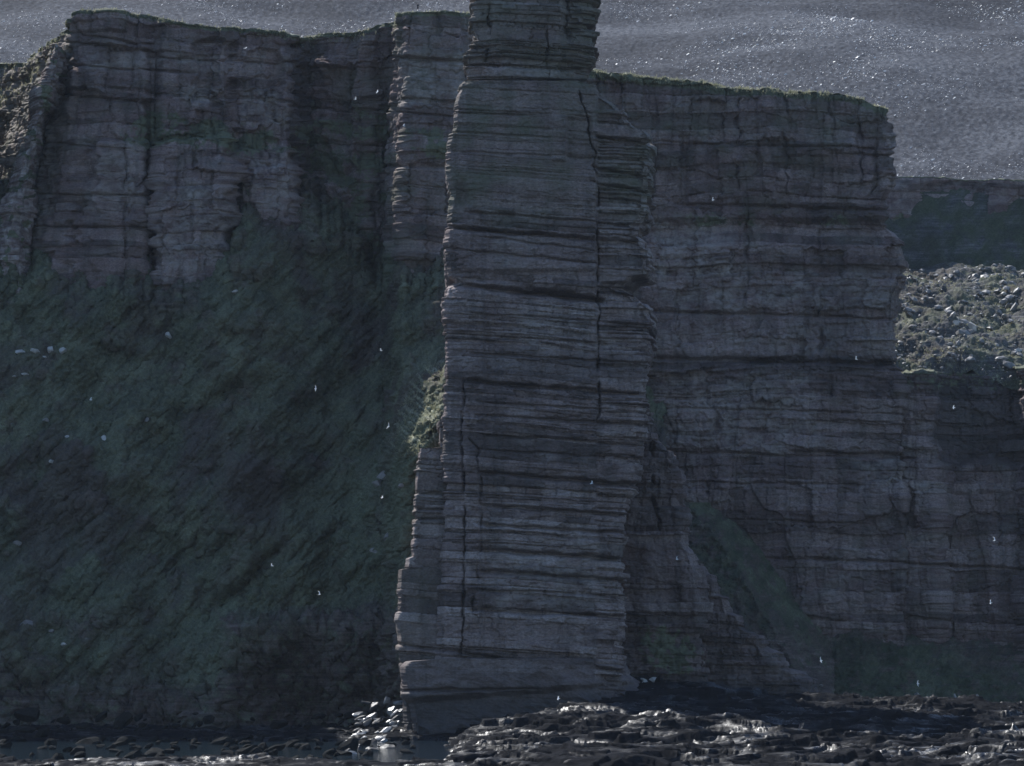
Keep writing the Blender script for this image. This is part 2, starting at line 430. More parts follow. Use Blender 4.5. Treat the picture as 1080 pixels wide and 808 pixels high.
SHAFT = [(97, 487, 612), (101, 485, 628), (106, 484, 636), (112, 482, 641), (120, 480, 654), (130, 480, 664), (142, 479, 673), (150, 476, 686), (154, 474, 690), (160, 471, 690),
         (175, 470, 691), (190, 471, 691), (205, 474, 691), (225, 474, 690), (232, 473, 690), (240, 472, 687), (248, 472, 681), (256, 471, 680), (262, 470, 687), (280, 470, 690), (296, 470, 688),
         (299, 470, 673), (306, 470, 667), (311, 470, 665), (317, 470, 674), (323, 470, 682), (331, 471, 691), (345, 471, 694), (352, 471, 690), (372, 470, 689), (385, 470, 684), (400, 470, 683),
         (430, 470, 681), (470, 470, 679), (480, 470, 678), (500, 470, 676), (505, 470, 673), (520, 470, 670), (538, 469, 664), (545, 468, 659), (600, 466, 658), (650, 464, 658), (690, 462, 657), (720, 460, 655), (790, 458, 655)]
NOTCH = [(496, 224, 690, 238, 1.6, 1.6), (478, 240, 676, 255, 1.9, 2.4), (473, 262, 626, 277, 1.2, 1.2), (515, 250, 690, 272, 1, .9), (472, 299, 634, 316, 2.6, 3.4), (560, 306, 634, 316, 4.0, 2.2),
         (500, 330, 690, 343, 1.0, 1.0), (480, 352, 640, 362, 1.2, 1.3), (500, 372, 690, 384, 1.2, 1.2), (496, 402, 690, 417, 1.9, 2.6), (509, 424, 640, 432, 1.1, 1.2),
         (509, 438, 690, 449, 1.4, 1.6), (513, 458, 690, 471, 1.4, 1.6), (509, 474, 690, 485, 1.2, 1.0), (509, 498, 680, 513, 2.0, 2.6), (509, 533, 660, 543, 1.7, 2.2), (509, 553, 660, 562, 1.7, 2.0),
         (506, 580, 660, 590, 2.0, 2.6), (506, 602, 660, 612, 1.8, 2.0), (500, 622, 660, 628, 1.2, 1.2), (500, 643, 660, 651, 1.9, 2.6), (430, 679, 520, 694, 1.6, 2.0), (520, 694, 660, 708, 1.6, 1.8),
         (480, 118, 560, 121, 1.0, .8), (480, 160, 690, 168, 1.2, .8), (630, 143, 690, 152, 1.5, 2.0), (630, 176, 690, 186, 1.3, 1.8), (630, 192, 690, 203, 1.3, 1.8), (632, 206, 690, 214, 1.3, 1.6)]
CR1 = [(612, 98), (620, 128), (625, 150), (628, 170), (630, 200), (631, 230), (631, 300), (632, 330), (631, 350), (632, 420), (630, 442)]
CR2 = [(489, 400), (488, 440), (487, 470), (489, 480), (490, 520), (491, 560), (489, 640), (487, 690)]
CR3 = [(495, 462), (504, 475), (506, 500), (507, 540), (508, 565), (505, 600), (500, 645)]

def shaft_disp(u, z, px, py, b):
    front = 1 - sstep(-.6, .3, b)
    top = 1 - sstep(205, 232, py)                        # the smoother upper face
    flank = sstep(627, 633, px + (py < 160) * 0)
    low = sstep(470, 520, py)
    m = b_main(u, z); s = b_slat(u + 7, z); lo = b_low(u, z)
    d = m * (1 - low) + lo * low
    TONE[0] = (b_main.tone * (1 - low) + b_low.tone * low) * (1 - flank) + b_slat.tone * flank; TONE[0] = TONE[0] * (1 - .5 * top * (1 - flank)) + .25 * top * (1 - flank)
    d = d * (1 - .55 * top * (1 - flank))
    d = d * (1 - flank) + s * flank
    d = d + .6 * fbm(u / 11, z / 14, 31, 4) + (blocks(u, z, 6, 5, 33, .42) + blocks(u, z, 2.8, 1.3, 34, .24)) * (1 - .5 * top) + .16 * fbm(u / 1.1, z / .8, 41, 3)
    d = d - front * flank * (1.9 * (1 - sstep(300, 420, py)) + .3)
    for k, (x0, y0, x1, y1, w, dep) in enumerate(NOTCH):
        sel = notch(px, py, x0, y0, x1, y1, w, 300 + k)
        d = d - dep * sel * front
    d = d - front * (2.6 * line(px, py, CR1, 1.15, 2.6, 1) + 2.6 * line(px, py, CR2, 1.3, 1.2, 2) + 1.7 * line(px, py, CR3, 1.4, 3, 3))
    # raised panels and the slab between the two lower cracks
    d = d + front * (1.2 * box(px, py, 490, 506, 476, 660, 2, 8) + .9 * box(px, py, 583, 597, 122, 170, 2, 3) - 1.2 * box(px, py, 598, 624, 124, 172, 2, 3)
                     + .8 * box(px, py, 470, 511, 300, 800, 2, 6) - .5 * box(px, py, 511, 530, 320, 470, 2, 6))
    d = d - front * 2.4 * blob(px, py, 486, 207, 7, 16) - front * 1.2 * box(px, py, 480, 640, 285, 297, 30, 3)
    # tumbled blocks on the ledge of the flank
    d = d + front * (-2.2 * box(px, py, 634, 668, 297, 309, 2, 2) + 1.2 * sstep(.25, .6, n2(px / 6.0, py / 6.0, 77)) * box(px, py, 634, 682, 310, 322, 3, 3))
    return d
def shaft_attr(px, py, u, z):
    n = fbm(px / 30, py / 22, 3, 3)
    return {'green': np.clip((1 - sstep(200, 260, py)) * (.75 + .5 * n), 0, 1) * .9,
            'pale': np.clip(.7 * box(px, py, 640, 690, 205, 240, 10, 6) + .55 * box(px, py, 540, 640, 318, 372, 20, 6) + .5 * box(px, py, 520, 560, 250, 285, 14, 6)
                            + .55 * box(px, py, 515, 660, 565, 640, 12, 6) + .4 * box(px, py, 632, 690, 250, 300, 6, 6), 0, 1) * (.7 + .5 * n),
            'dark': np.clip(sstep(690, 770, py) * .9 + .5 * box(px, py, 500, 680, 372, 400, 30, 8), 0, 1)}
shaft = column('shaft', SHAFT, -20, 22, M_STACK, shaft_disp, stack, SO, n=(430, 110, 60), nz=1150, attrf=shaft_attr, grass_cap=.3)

PIN = [(-52, 520, 600), (-46, 508, 612), (-38, 503, 620), (-20, 500, 618), (-4, 498, 620), (0, 498, 622), (3, 498, 623), (4.5, 500, 629), (9, 500, 629), (10, 499, 624), (14, 499, 625), (15, 498, 630), (21, 498, 629), (22, 496, 623), (26, 495, 624), (27, 494, 628), (31, 494, 628),
       (32, 495, 618), (36, 496, 619), (37, 496, 626), (39, 497, 631), (44, 498, 630), (45, 499, 625), (50, 500, 626), (51, 499, 629), (57, 496, 628), (58, 496, 623), (62, 491, 625), (66, 489, 627), (70, 488, 627), (71, 488, 622), (76, 490, 624), (78, 492, 620), (86, 495, 620), (92, 488, 621), (97, 485, 622), (100, 484, 624), (103, 487, 630), (108, 490, 634)]
def pin_disp(u, z, px, py, b):
    front = 1 - sstep(-.6, .3, b)
    d = b_pin(u, z); TONE[0] = b_pin.tone
    d = d + .7 * fbm(u / 7, z / 7, 51, 4) + .15 * fbm(u, z, 53, 3)
    d = d - front * (2.2 * line(px, py, [(517, -40), (516, 30), (512, 62)], 2.0, 2, 5) + 1.5 * line(px, py, [(577, 20), (578, 84)], 1.2, 2, 6) + 2.4 * line(px, py, [(600, -40), (601, 40)], 2.5, 2, 7))
    d = d - 2.2 * notch(px, py, 480, 68, 640, 74, 1.5, 8) * front * .6 - 2.4 * box(px, py, 480, 640, 85, 93, 10, 2.5) * front
    d = d + front * (.7 * box(px, py, 528, 590, 64, 84, 2, 3) - 1.5 * box(px, py, 596, 610, -10, 34, 3, 4) + 1.1 * box(px, py, 520, 592, 5, 60, 3, 4))
    d = d + front * .8 * notch(px, py, 480, 97, 640, 101, 2.0, 9)
    return d
def pin_attr(px, py, u, z):
    return {'green': .6 * np.ones_like(px), 'pale': .9 * box(px, py, 486, 640, 96, 103, 4, 1.5) + .5 * box(px, py, 530, 590, 64, 84, 4, 4), 'dark': .5 * box(px, py, 496, 640, 82, 94, 6, 3)}
column('pinnacle', PIN, -13.5, 14, M_STACK, pin_disp, stack, SO, n=(380, 120, 60), nz=520, attrf=pin_attr, grass_cap=.8,
       shape=[(-1, -.8), (-.72, -1), (-.3, -1), (.3, -1), (.75, -.92), (1, -.6), (1, .6), (.7, 1), (-.7, 1), (-1, .6)])

BUT = [(445.5, 470, 486), (447, 463, 486), (470, 463.5, 489), (474.5, 463, 491), (475.5, 442, 492), (500, 440, 493), (530, 437.5, 494), (570, 437, 494), (588, 436, 494), (590, 430, 496), (600.5, 429, 497), (601.5, 421, 498), (640, 420, 500), (680, 421, 503), (700, 424, 505), (740, 426, 510), (795, 428, 512)]
def but_disp(u, z, px, py, b):
    d = .8 * b_low(u + 31, z); TONE[0] = b_low.tone
    d = d + .45 * fbm(u / 5, z / 7, 61, 4) + .12 * fbm(u, z, 63, 3)
    d = d - (1 - sstep(-.6, .3, b)) * (1.6 * notch(px, py, 425, 520, 490, 520, 1.3, 12) + 1.4 * notch(px, py, 425, 536, 490, 539, 1.4, 13) + 1.6 * notch(px, py, 425, 546, 500, 549, 1.4, 13) + 1.6 * notch(px, py, 420, 679, 510, 693, 1.5, 14))
    return d
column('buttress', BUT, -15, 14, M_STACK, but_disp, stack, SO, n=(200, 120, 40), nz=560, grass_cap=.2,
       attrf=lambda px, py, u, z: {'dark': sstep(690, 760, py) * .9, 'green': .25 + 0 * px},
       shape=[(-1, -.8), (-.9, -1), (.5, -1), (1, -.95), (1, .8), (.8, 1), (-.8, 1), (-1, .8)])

PLI = [(694, 470, 640), (697, 430, 655), (703, 426, 657), (712, 426, 660), (722, 427, 672), (731, 428, 690), (740, 429, 705), (750, 430, 716), (760, 431, 722), (800, 432, 735)]
def pli_disp(u, z, px, py, b):
    d = .10 * b_low(u, z); TONE[0] = .25 + .5 * b_low.tone
    d = d + .5 * fbm(u / 9, z / 7, 71, 4) + .35 * ridged(u / 7 + z / 9, z / 5, 72, 3)
    d = d + 1.3 * sstep(620, 650, px) * fbm(u / 3.2 + z / 4, z / 2.8, 74, 3) - 1.3 * (1 - sstep(-.6, .3, b)) * notch(px, py, 430, 729, 560, 727, 1.5, 15)
    d = d - 2.0 * (1 - sstep(-.6, .3, b)) * sstep(726, 735, py + .08 * (px - 540)) * (1 - sstep(640, 680, px))
    return d
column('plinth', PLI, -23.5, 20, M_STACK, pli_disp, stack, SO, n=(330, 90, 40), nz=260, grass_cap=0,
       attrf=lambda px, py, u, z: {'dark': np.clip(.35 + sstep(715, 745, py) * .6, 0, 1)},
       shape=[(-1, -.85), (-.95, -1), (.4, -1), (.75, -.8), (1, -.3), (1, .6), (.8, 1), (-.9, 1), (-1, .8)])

# ================================================================== CLIFFS
b_cl = Beds(21, tmed=1.7, sig=.85, amp=.30, block=.22, gap=.42, gapw=.18, joint=.22, aspect=3.2, dip=.025, warp=1.4)
b_cr = Beds(22, tmed=1.5, sig=.9, amp=.32, block=.34, gap=.45, gapw=.18, joint=.30, aspect=2.6, dip=.015, warp=1.4)

def joints(u, z, w, seed, depth=1.0):
    """tall vertical joints and the set-backs between them"""
    cu = u / w + 1.1 * n2(u / (1.9 * w), z / 45.0, seed) + .12 * n2(z / 5.0, u / 9, seed + 1)
    c = np.floor(cu); f = cu - c
    blk = (hf(c.astype(np.int64), np.floor(z / 37.0 + hf(c.astype(np.int64), seed) * 3).astype(np.int64), seed + 2) - .5) * 2
    e = np.minimum(f, 1 - f) * w
    return depth * blk - .7 * depth * np.exp(-(e / .5) ** 2) * hf(np.round(cu).astype(np.int64), seed + 4) ** 2 * np.clip(.5 + 1.5 * n2(u / 30, z / 16, seed + 6), 0, 1.3)

def sheet(name, poly, top, foot, mat, dispf, attrf, ncol=900, nrow=760, lean=.10, back=110, nb=26, backrise=0.0, dens=None, topgrass=1.0, **props):
    """a cliff face along a line in plan with the plateau behind it; poly: (px, Y) at the rim; top / foot: (px, py)"""
    poly = np.array(poly, float)
    xw = (poly[:, 0] - 540) * S * (poly[:, 1] + D) / D
    s = np.concatenate([[0], np.cumsum(np.hypot(np.diff(xw), np.diff(poly[:, 1])))])
    w = np.concatenate([[0], np.cumsum((np.hypot(np.diff(xw), .5 * np.diff(poly[:, 1]))) * (np.array(dens) if dens is not None else 1.0))])
    t = np.interp(np.linspace(0, w[-1], ncol), w, s)
    X0 = np.interp(t, s, xw); Y0 = np.interp(t, s, poly[:, 1])
    k = np.hanning(7); k /= k.sum()
    sm = lambda a: np.convolve(np.pad(a, 3, 'edge'), k, 'valid')
    X0 = sm(X0); Y0 = sm(Y0)
    px = 540 + X0 * D / (S * (Y0 + D))
    top = np.array(top, float); foot = np.array(foot, float)
    pt = np.interp(px, top[:, 0], top[:, 1]) + .9 * fbm(px / 9, px * 0 + .5, 91, 3); pf = np.interp(px, foot[:, 0], foot[:, 1])
    _, zt = P(px, pt, Y0); _, zf = P(px, pf, Y0)
    v = np.linspace(0, 1, nrow)[:, None]
    Z = zt[None] + (zf - zt)[None] * v
    tx = np.gradient(X0); ty = np.gradient(Y0); l = np.hypot(tx, ty)
    nx = sm(ty / l); ny = sm(-tx / l)
    Yl = Y0[None] + ny[None] * lean * (zt[None] - Z); Xl = X0[None] + nx[None] * lean * .25 * (zt[None] - Z)
    ppx, ppy = Q(Xl, Yl, Z)
    U = t[None] + 0 * Z
    TONE[0] = .5
    d, dx = dispf(U, Z, ppx, ppy)
    Xd = Xl + nx[None] * d + dx; Yd = Yl + ny[None] * d
    V = np.stack([Xd, Yd, Z], -1)
    at = {k_: np.zeros_like(Z) for k_ in ('grass', 'pale', 'green', 'dark')}; at['tone'] = TONE[0] + 0 * Z
    at.update(attrf(ppx, ppy, U, Z, d))
    rim = sstep(.022, 0.0, v) * (ppx * 0 + 1)
    at['grass'] = np.maximum(at['grass'], rim * topgrass)
    rows = []
    for j in range(nb, 0, -1):
        f = (j / nb) ** 1.7
        q = V[0].copy(); q[:, 1] += back * f
        q[:, 2] = zt + backrise * back * f + .55 * fbm(q[:, 0] / 3.0, q[:, 1] / 3.0, 95, 4) * min(1, j / 2)
        rows.append(q)
    V = np.concatenate([np.array(rows), V], 0)
    for k_ in at:
        at[k_] = np.concatenate([np.full((nb, len(px)), topgrass if k_ == 'grass' else 0.0), at[k_] + 0 * Z], 0)
    return grid_obj(name, V, mat, at, flip=True, **props)

# ---- left headland
PL = [(-220, 330), (-60, 262), (-10, 245), (8, 228), (30, 196), (52, 158), (72, 131), (80, 126), (112, 123), (150, 127), (156, 131), (165, 131), (170, 127), (238, 127), (248, 133), (304, 137), (311, 150), (324, 158), (346, 152), (388, 149),
      (407, 152), (416, 149), (418.5, 124), (428, 119), (488, 119), (500, 132), (515, 158), (640, 172)]
TL = [(-220, 90), (-20, 72), (0, 68), (27, 66), (35, 56), (50, 45), (70, 28), (78, 14), (84, 10), (110, 9), (150, 15), (200, 25), (250, 30), (300, 33), (312, 41), (325, 39), (340, 36), (385, 33), (395, 27), (408, 26), (416, 24), (418.5, 15), (425, 12), (470, 11), (500, 14), (512, 60), (640, 75)]
FL = [(-220, 520), (20, 520), (80, 420), (640, 420)]
def left_disp(u, z, px, py):
    d = b_cl(u, z) * .9; TONE[0] = b_cl.tone
    d = d + joints(u, z, 9.0, 401, 1.2) + 1.0 * fbm(u / 17, z / 30, 403, 4) + blocks(u, z, 9, 12, 431, 1.3) + blocks(u, z, 4, 4.5, 432, .42) + blocks(u, z, 1.8, 1.5, 433, .16) + .22 * fbm(u / 1.3, z / 1.3, 405, 3)
    wx = px + 7 * n2(py / 22, px / 60, 441) + 3 * n2(py / 6, px / 20, 442); wy = py + 6 * n2(px / 18, py / 50, 443)
    smooth = box(px, py, 85, 165, 150, 310, 8, 10)
    d = d * (1 - .35 * smooth)
    rough = box(px, py, 300, 412, 20, 320, 6, 8) + box(px, py, -80, 74, 60, 330, 6, 6)
    d = d + rough * (1.6 * ridged(u / 9, z / 13, 407, 4) * .5 + blocks(u, z, 3, 4, 434, .8))
    d = d + 3.4 * box(wx, wy, 166, 240, 147, 420, 1.2, 2) + 1.2 * box(wx, wy, 176, 232, 200, 420, 1.2, 2) + 2.4 * box(wx, wy, 249, 308, 158, 420, 1.5, 2) + 1.4 * box(wx, wy, 262, 300, 178, 420, 1.2, 2) + 2.0 * box(wx, wy, 110, 158, 148, 420, 1.2, 2)
    d = d - 3.5 * line(px, py, [(158, 145), (160, 230), (152, 330)], 4, 4, 411) - 3.4 * line(px, py, [(246, 150), (245, 330)], 3, 4, 413) - 3.2 * line(px, py, [(315, 40), (316, 260)], 5, 5, 415)
    d = d - 2.4 * line(px, py, [(100, 150), (92, 300)], 5, 4, 417) - 1.4 * line(px, py, [(133, 140), (132, 300)], 1.2, 2, 419)
    d = d - 1.6 * line(px, py, [(122, 100), (120, 116)], 1.0, 0, 421) + 1.2 * box(px, py, 78, 138, 10, 32, 2, 2)
    d = d - 2.6 * box(wx, wy, 206, 250, 42, 110, 1.5, 2) - 2.0 * box(wx, wy, 262, 300, 52, 90, 1.5, 2) + blocks(u, z, 3, 4, 436, 1.1) * box(px, py, 190, 312, 84, 180, 8, 8) - 1.8 * box(wx, wy, 342, 372, 70, 190, 2, 4)
    # the left edge leans out towards its foot
    ledge = 8 * sstep(28, 280, py) * sstep(140, 60, px)
    for k, (x0, y0, x1, y1, w, dp) in enumerate([(75, 34, 160, 47, 1.6, 1.6), (72, 44, 160, 54, 1.3, 1.4), (66, 98, 160, 108, 1.6, 1.6), (40, 205, 160, 207, 1.2, 1.2), (40, 238, 160, 241, 1.4, 1.4), (60, 150, 130, 156, 1.2, 1.0),
                                                 (418, 60, 490, 66, 1.4, 1.4), (418, 118, 490, 124, 1.3, 1.2), (415, 175, 490, 176, 1.8, 1.6), (70, 68, 200, 76, 1.2, 1.2), (160, 60, 310, 66, 1.2, 1.2)]):
        d = d - dp * notch(px, py, x0, y0, x1, y1, w, 500 + k)
    # green ledge half way up
    d = d + 3.0 * sstep(150, 190, py + 0 * px) * box(px, py, 196, 312, 120, 420, 6, 10) + 2.2 * sstep(120, 165, py) * box(px, py, 421, 492, 120, 420, 1.5, 8)
    return d, -ledge
def left_attr(px, py, u, z, d):
    n = fbm(px / 24, py / 18, 15, 4)
    g = 1.0 * blob(px, py, 165, 138, 32, 22) + .9 * blob(px, py, 215, 140, 30, 16) + .95 * blob(px, py, 455, 152, 34, 18) + .8 * blob(px, py, 270, 150, 40, 22) + .55 * box(px, py, 312, 412, 110, 330, 12, 30)
    g = g + .9 * sstep(250, 300, py) * box(px, py, 245, 415, 200, 420, 10, 20) + .45 * box(px, py, -60, 72, 170, 330, 8, 20)
    p = .8 * box(px, py, -80, 72, 30, 330, 8, 10) + .45 * box(px, py, 168, 242, 190, 310, 8, 14) + .5 * box(px, py, 195, 235, 88, 112, 10, 6) + .55 * box(px, py, 255, 310, 95, 135, 8, 8) + .7 * box(px, py, 262, 305, 165, 225, 6, 8) + .45 * box(px, py, 105, 160, 150, 230, 8, 8) + .5 * box(px, py, 418, 490, 55, 115, 4, 6) + .4 * box(px, py, 75, 320, 55, 75, 10, 5)  # far-left pale term paints the sun's highlights into the rock colour
    return {'grass': np.clip(g * (1 + .8 * n), 0, 1) * .9, 'pale': np.clip(p * (1 + .7 * n), 0, 1), 'green': np.clip(.15 + .8 * box(px, py, -90, 72, 20, 330, 8, 10) + .35 * box(px, py, 312, 500, 0, 330, 6, 10) + .3 * n, 0, 1),
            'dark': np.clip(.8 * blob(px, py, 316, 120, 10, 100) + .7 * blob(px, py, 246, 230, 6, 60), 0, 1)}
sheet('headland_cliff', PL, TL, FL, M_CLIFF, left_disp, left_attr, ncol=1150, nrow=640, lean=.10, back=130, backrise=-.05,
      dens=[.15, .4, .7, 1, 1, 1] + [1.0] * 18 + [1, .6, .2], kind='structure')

# ---- the stepped rib on the far left of the headland, which catches the sun from the side
RIB = [(66, 56, 76), (84, 50, 76), (88, 44, 75), (104, 38, 72), (108, 30, 70), (128, 24, 66), (134, 33, 62), (142, 30, 58), (146, 26, 57), (170, 22, 55), (176, 14, 52), (190, 10, 50), (196, 2, 50), (216, -4, 48), (222, -10, 47), (246, -18, 46), (252, -26, 46), (300, -40, 46), (360, -50, 46)]
b_rib = Beds(24, tmed=1.4, sig=.8, amp=.5, block=.4, gap=.6, gapw=.18, joint=.4, aspect=2.2, dip=.03)
def rib_disp(u, z, px, py, b):
    d = b_rib(u, z); TONE[0] = b_rib.tone
    return d + blocks(u, z, 5, 6, 461, .9) + blocks(u, z, 2.2, 2.6, 462, .45) + .3 * fbm(u, z, 463, 3)
column('headland_rib', RIB, 116, 190, M_CLIFF, rib_disp, None, (0, 0, 0), n=(330, 120, 40), nz=520, grass_cap=.8,
       attrf=lambda px, py, u, z: {'grass': np.clip(.75 * sstep(.15, .5, fbm(px / 14, py / 12, 465, 3)), 0, 1), 'green': .2 + 0 * px, 'pale': np.clip(.55 + fbm(px / 10, py / 9, 466, 3), 0, 1)},  # pale mottling puts the rib's sunlit bits into its colour
       shape=[(-1, .3), (-.2, -.75), (.35, -.98), (.8, -1), (1, -.8), (1, 1), (-1, 1)], kind='structure')

# ---- an added headland, unseen past the left edge of the picture, to shade the shore
PN = [(-600, 150), (-520, 118), (-300, 116), (-120, 118), (-86, 121), (-80, 127), (-84, 140), (-94, 180)]
sheet('added_shade_cliff', PN, [(-600, -190), (0, -190)], [(-600, 790), (0, 790)], M_CLIFF, lambda u, z, px, py: (b_cl(u + 300, z) + joints(u, z, 9, 451, .8) + 1.8 * fbm(u / 17, z / 30, 453, 4), 0),
      lambda px, py, u, z, d: {'green': .3 + 0 * px}, ncol=360, nrow=320, lean=.02, back=110, backrise=-1.3, kind='structure')

# ---- right headland: a fin that ends at a corner, closed all round
RPTS = [(560, 138), (624, 134), (760, 130), (900, 126), (936, 124)]
TR = [(500, 70), (625, 76), (650, 79), (680, 83), (720, 84), (760, 92), (800, 94), (850, 97), (885, 100), (905, 103), (925, 112), (941, 115), (1000, 118)]
RE = [(60, 0), (115, 0), (150, 1), (175, 2), (196, 2), (204, -5), (212, -8), (226, -10), (236, -6), (246, 4), (262, 12), (285, 14), (300, 12), (312, 5), (330, 4), (372, 3), (395, 12), (800, 14)]
def right_disp(u, z, px, py):
    d = b_cr(u, z); TONE[0] = b_cr.tone
    d = d + joints(u, z, 8.0, 601, .8) + .9 * fbm(u / 16, z / 24, 603, 4) + blocks(u, z, 8, 9, 631, 1.15) + blocks(u, z, 3.6, 3.4, 632, .42) + blocks(u, z, 1.7, 1.2, 633, .18) + .22 * fbm(u / 1.2, z / 1.2, 605, 3)
    up = 1 - sstep(200, 228, py)
    d = d + 1.2 * up * joints(u, z, 4.5, 607, .6)
    d = d - 1.8 * sstep(228, 236, py) + 2.2 * sstep(240, 262, py) + 1.0 * sstep(375, 392, py) + .8 * sstep(480, 500, py)
    for k, (x0, y0, x1, y1, w, dp) in enumerate([(690, 328, 945, 336, 1.6, 1.6), (690, 378, 945, 384, 2.4, 2.0), (690, 150, 940, 158, 1.2, 1.0), (690, 476, 960, 484, 1.6, 1.6), (860, 590, 1100, 602, 1.6, 1.8), (700, 586, 860, 590, 1.2, 1.0),
                                                 (840, 477, 945, 480, 1.8, 1.8), (690, 508, 900, 512, 1.2, 1.2), (880, 162, 940, 165, 1.2, 1.4), (720, 215, 935, 222, 2.0, 1.6), (690, 430, 940, 436, 1.2, 1.0), (690, 545, 900, 552, 1.2, 1.2)]):
        d = d - dp * notch(px, py, x0, y0, x1, y1, w, 620 + k)
    d = d - 3.0 * line(px, py, [(753, 415), (757, 440), (756, 472)], 2.4, 2, 640) - 1.8 * line(px, py, [(744, 508), (750, 560)], 1.5, 3, 641) - 1.6 * line(px, py, [(788, 220), (787, 320)], 1.8, 3, 642)
    d = d - 1.8 * line(px, py, [(865, 240), (866, 372)], 4, 4, 643) - 1.6 * line(px, py, [(905, 100), (908, 200)], 1.5, 3, 644) - 1.6 * line(px, py, [(924, 112), (922, 205)], 2.2, 2, 645) - 1.4 * line(px, py, [(657, 80), (660, 140)], 2, 3, 646)
    d = d - 1.5 * line(px, py, [(780, 95), (777, 215)], 2.2, 4, 647) - 1.2 * line(px, py, [(828, 95), (832, 220)], 2.0, 5, 648) + 1.2 * box(px, py, 832, 900, 150, 164, 3, 2)
    return d
def right_attr(px, py, u, z, d):
    n = fbm(px / 26, py / 16, 25, 4)
    p = .65 * box(px, py, 690, 775, 228, 290, 8, 8) + .45 * box(px, py, 690, 940, 285, 330, 10, 10) + .5 * box(px, py, 690, 860, 395, 480, 10, 10) + .35 * box(px, py, 690, 945, 340, 372, 10, 6) + .4 * box(px, py, 900, 985, 480, 520, 8, 8) + .4 * blob(px, py, 800, 640, 80, 30) + .3 * blob(px, py, 950, 600, 60, 20)
    g = .35 * box(px, py, 720, 900, 222, 240, 10, 4)
    return {'pale': np.clip(p * (1 + .8 * n), 0, 1), 'grass': np.clip(g * (1 + n), 0, 1), 'green': np.clip(.15 + .35 * (1 - sstep(140, 230, py)) + .3 * n, 0, 1),
            'dark': np.clip(.5 * box(px, py, 690, 940, 374, 392, 10, 4) + .45 * blob(px, py, 880, 350, 30, 50), 0, 1)}

def fin():
    # plan: front from behind the stack to the corner, then back and to the left along the bay
    c = []
    for px, Y in RPTS: c.append(((px - 540) * S * (Y + D) / D, Y))
    xc, yc = c[-1]
    c += [(xc + 1.5, yc + 3.5), (xc + .5, yc + 8), (xc - 14, yc + 26), (xc - 52, yc + 62), (xc - 95, yc + 70), (c[0][0] - 8, yc + 60)]
    c = np.array(c); nfront = len(RPTS) - 1
    cl = np.concatenate([c, c[:1]])
    seg = np.hypot(*np.diff(cl, axis=0).T)
    cnt = [int(max(6, seg[i] / (.19 if 0 < i < nfront + 3 else 1.2))) for i in range(len(c))]
    A = np.concatenate([np.linspace(cl[i], cl[i + 1], cnt[i], endpoint=False) for i in range(len(c))])
    for _ in range(3): A = .25 * np.roll(A, 1, 0) + .5 * A + .25 * np.roll(A, -1, 0)
    dA = np.roll(A, -1, 0) - np.roll(A, 1, 0); l = np.hypot(*dA.T); nx = dA[:, 1] / l; ny = -dA[:, 0] / l
    s = np.concatenate([[0], np.cumsum(np.hypot(*np.diff(A, axis=0).T))])
    px = 540 + A[:, 0] * D / (S * (A[:, 1] + D)); T_ = np.array(TR, float)
    # behind the front the rim stays below the line of the front rim
    yfr = np.interp(A[:, 0], [p[0] for p in c[:nfront + 1]], [p[1] for p in c[:nfront + 1]])
    pt = np.interp(px, T_[:, 0], T_[:, 1]) + 1.0 * fbm(px / 9, px * 0 + .5, 191, 3)
    _, zt = P(px, pt, yfr)
    nr = 900
    v = np.linspace(0, 1, nr)[:, None]
    Z = zt[None] + (-2 - zt)[None] * v
    front = (ny < -.3)[None].astype(float)
    lean = .045
    Xl = A[None, :, 0] + 0 * Z; Yl = A[None, :, 1] + ny[None] * lean * (zt[None] - Z) * front
    ppx, ppy = Q(Xl, Yl, Z)
    U = s[None] + 0 * Z
    d = right_disp(U, Z, ppx, ppy)
    R_ = np.array(RE, float); ex = np.interp(ppy, R_[:, 0], R_[:, 1]) * S * 1.12
    w = sstep(860, 936, ppx)
    X = Xl + nx[None] * d + ex * w; Y = Yl + ny[None] * d
    V = np.stack([X, Y, Z], -1)
    at = {k_: np.zeros_like(Z) for k_ in ('grass', 'pale', 'green', 'dark')}; at['tone'] = TONE[0] + 0 * Z
    at.update(right_attr(ppx, ppy, U, Z, d))
    at['grass'] = np.maximum(at['grass'], sstep(.02, 0, v) * (1 + 0 * Z))
    m = V[0, :, :2].mean(0); caps = []
    for k in range(1, 19):
        f = 1 - (k / 18) ** 1.6
        q = V[0].copy(); q[:, :2] = m + (V[0, :, :2] - m) * f
        q[:, 2] = zt + (zt.mean() - zt) * (1 - f) + .5 * fbm(q[:, 0] / 3, q[:, 1] / 3, 195, 4) + .3 * min(1, k / 3)
        caps.append(q)
    V = np.concatenate([np.array(caps)[::-1], V], 0)
    for k_ in at: at[k_] = np.concatenate([np.full((18, len(A)), 1.0 if k_ == 'grass' else 0.0), at[k_] + 0 * Z], 0)
    return grid_obj('headland_cliff', V, M_CLIFF, at, closed=True, flip=True, kind='structure')
fin()

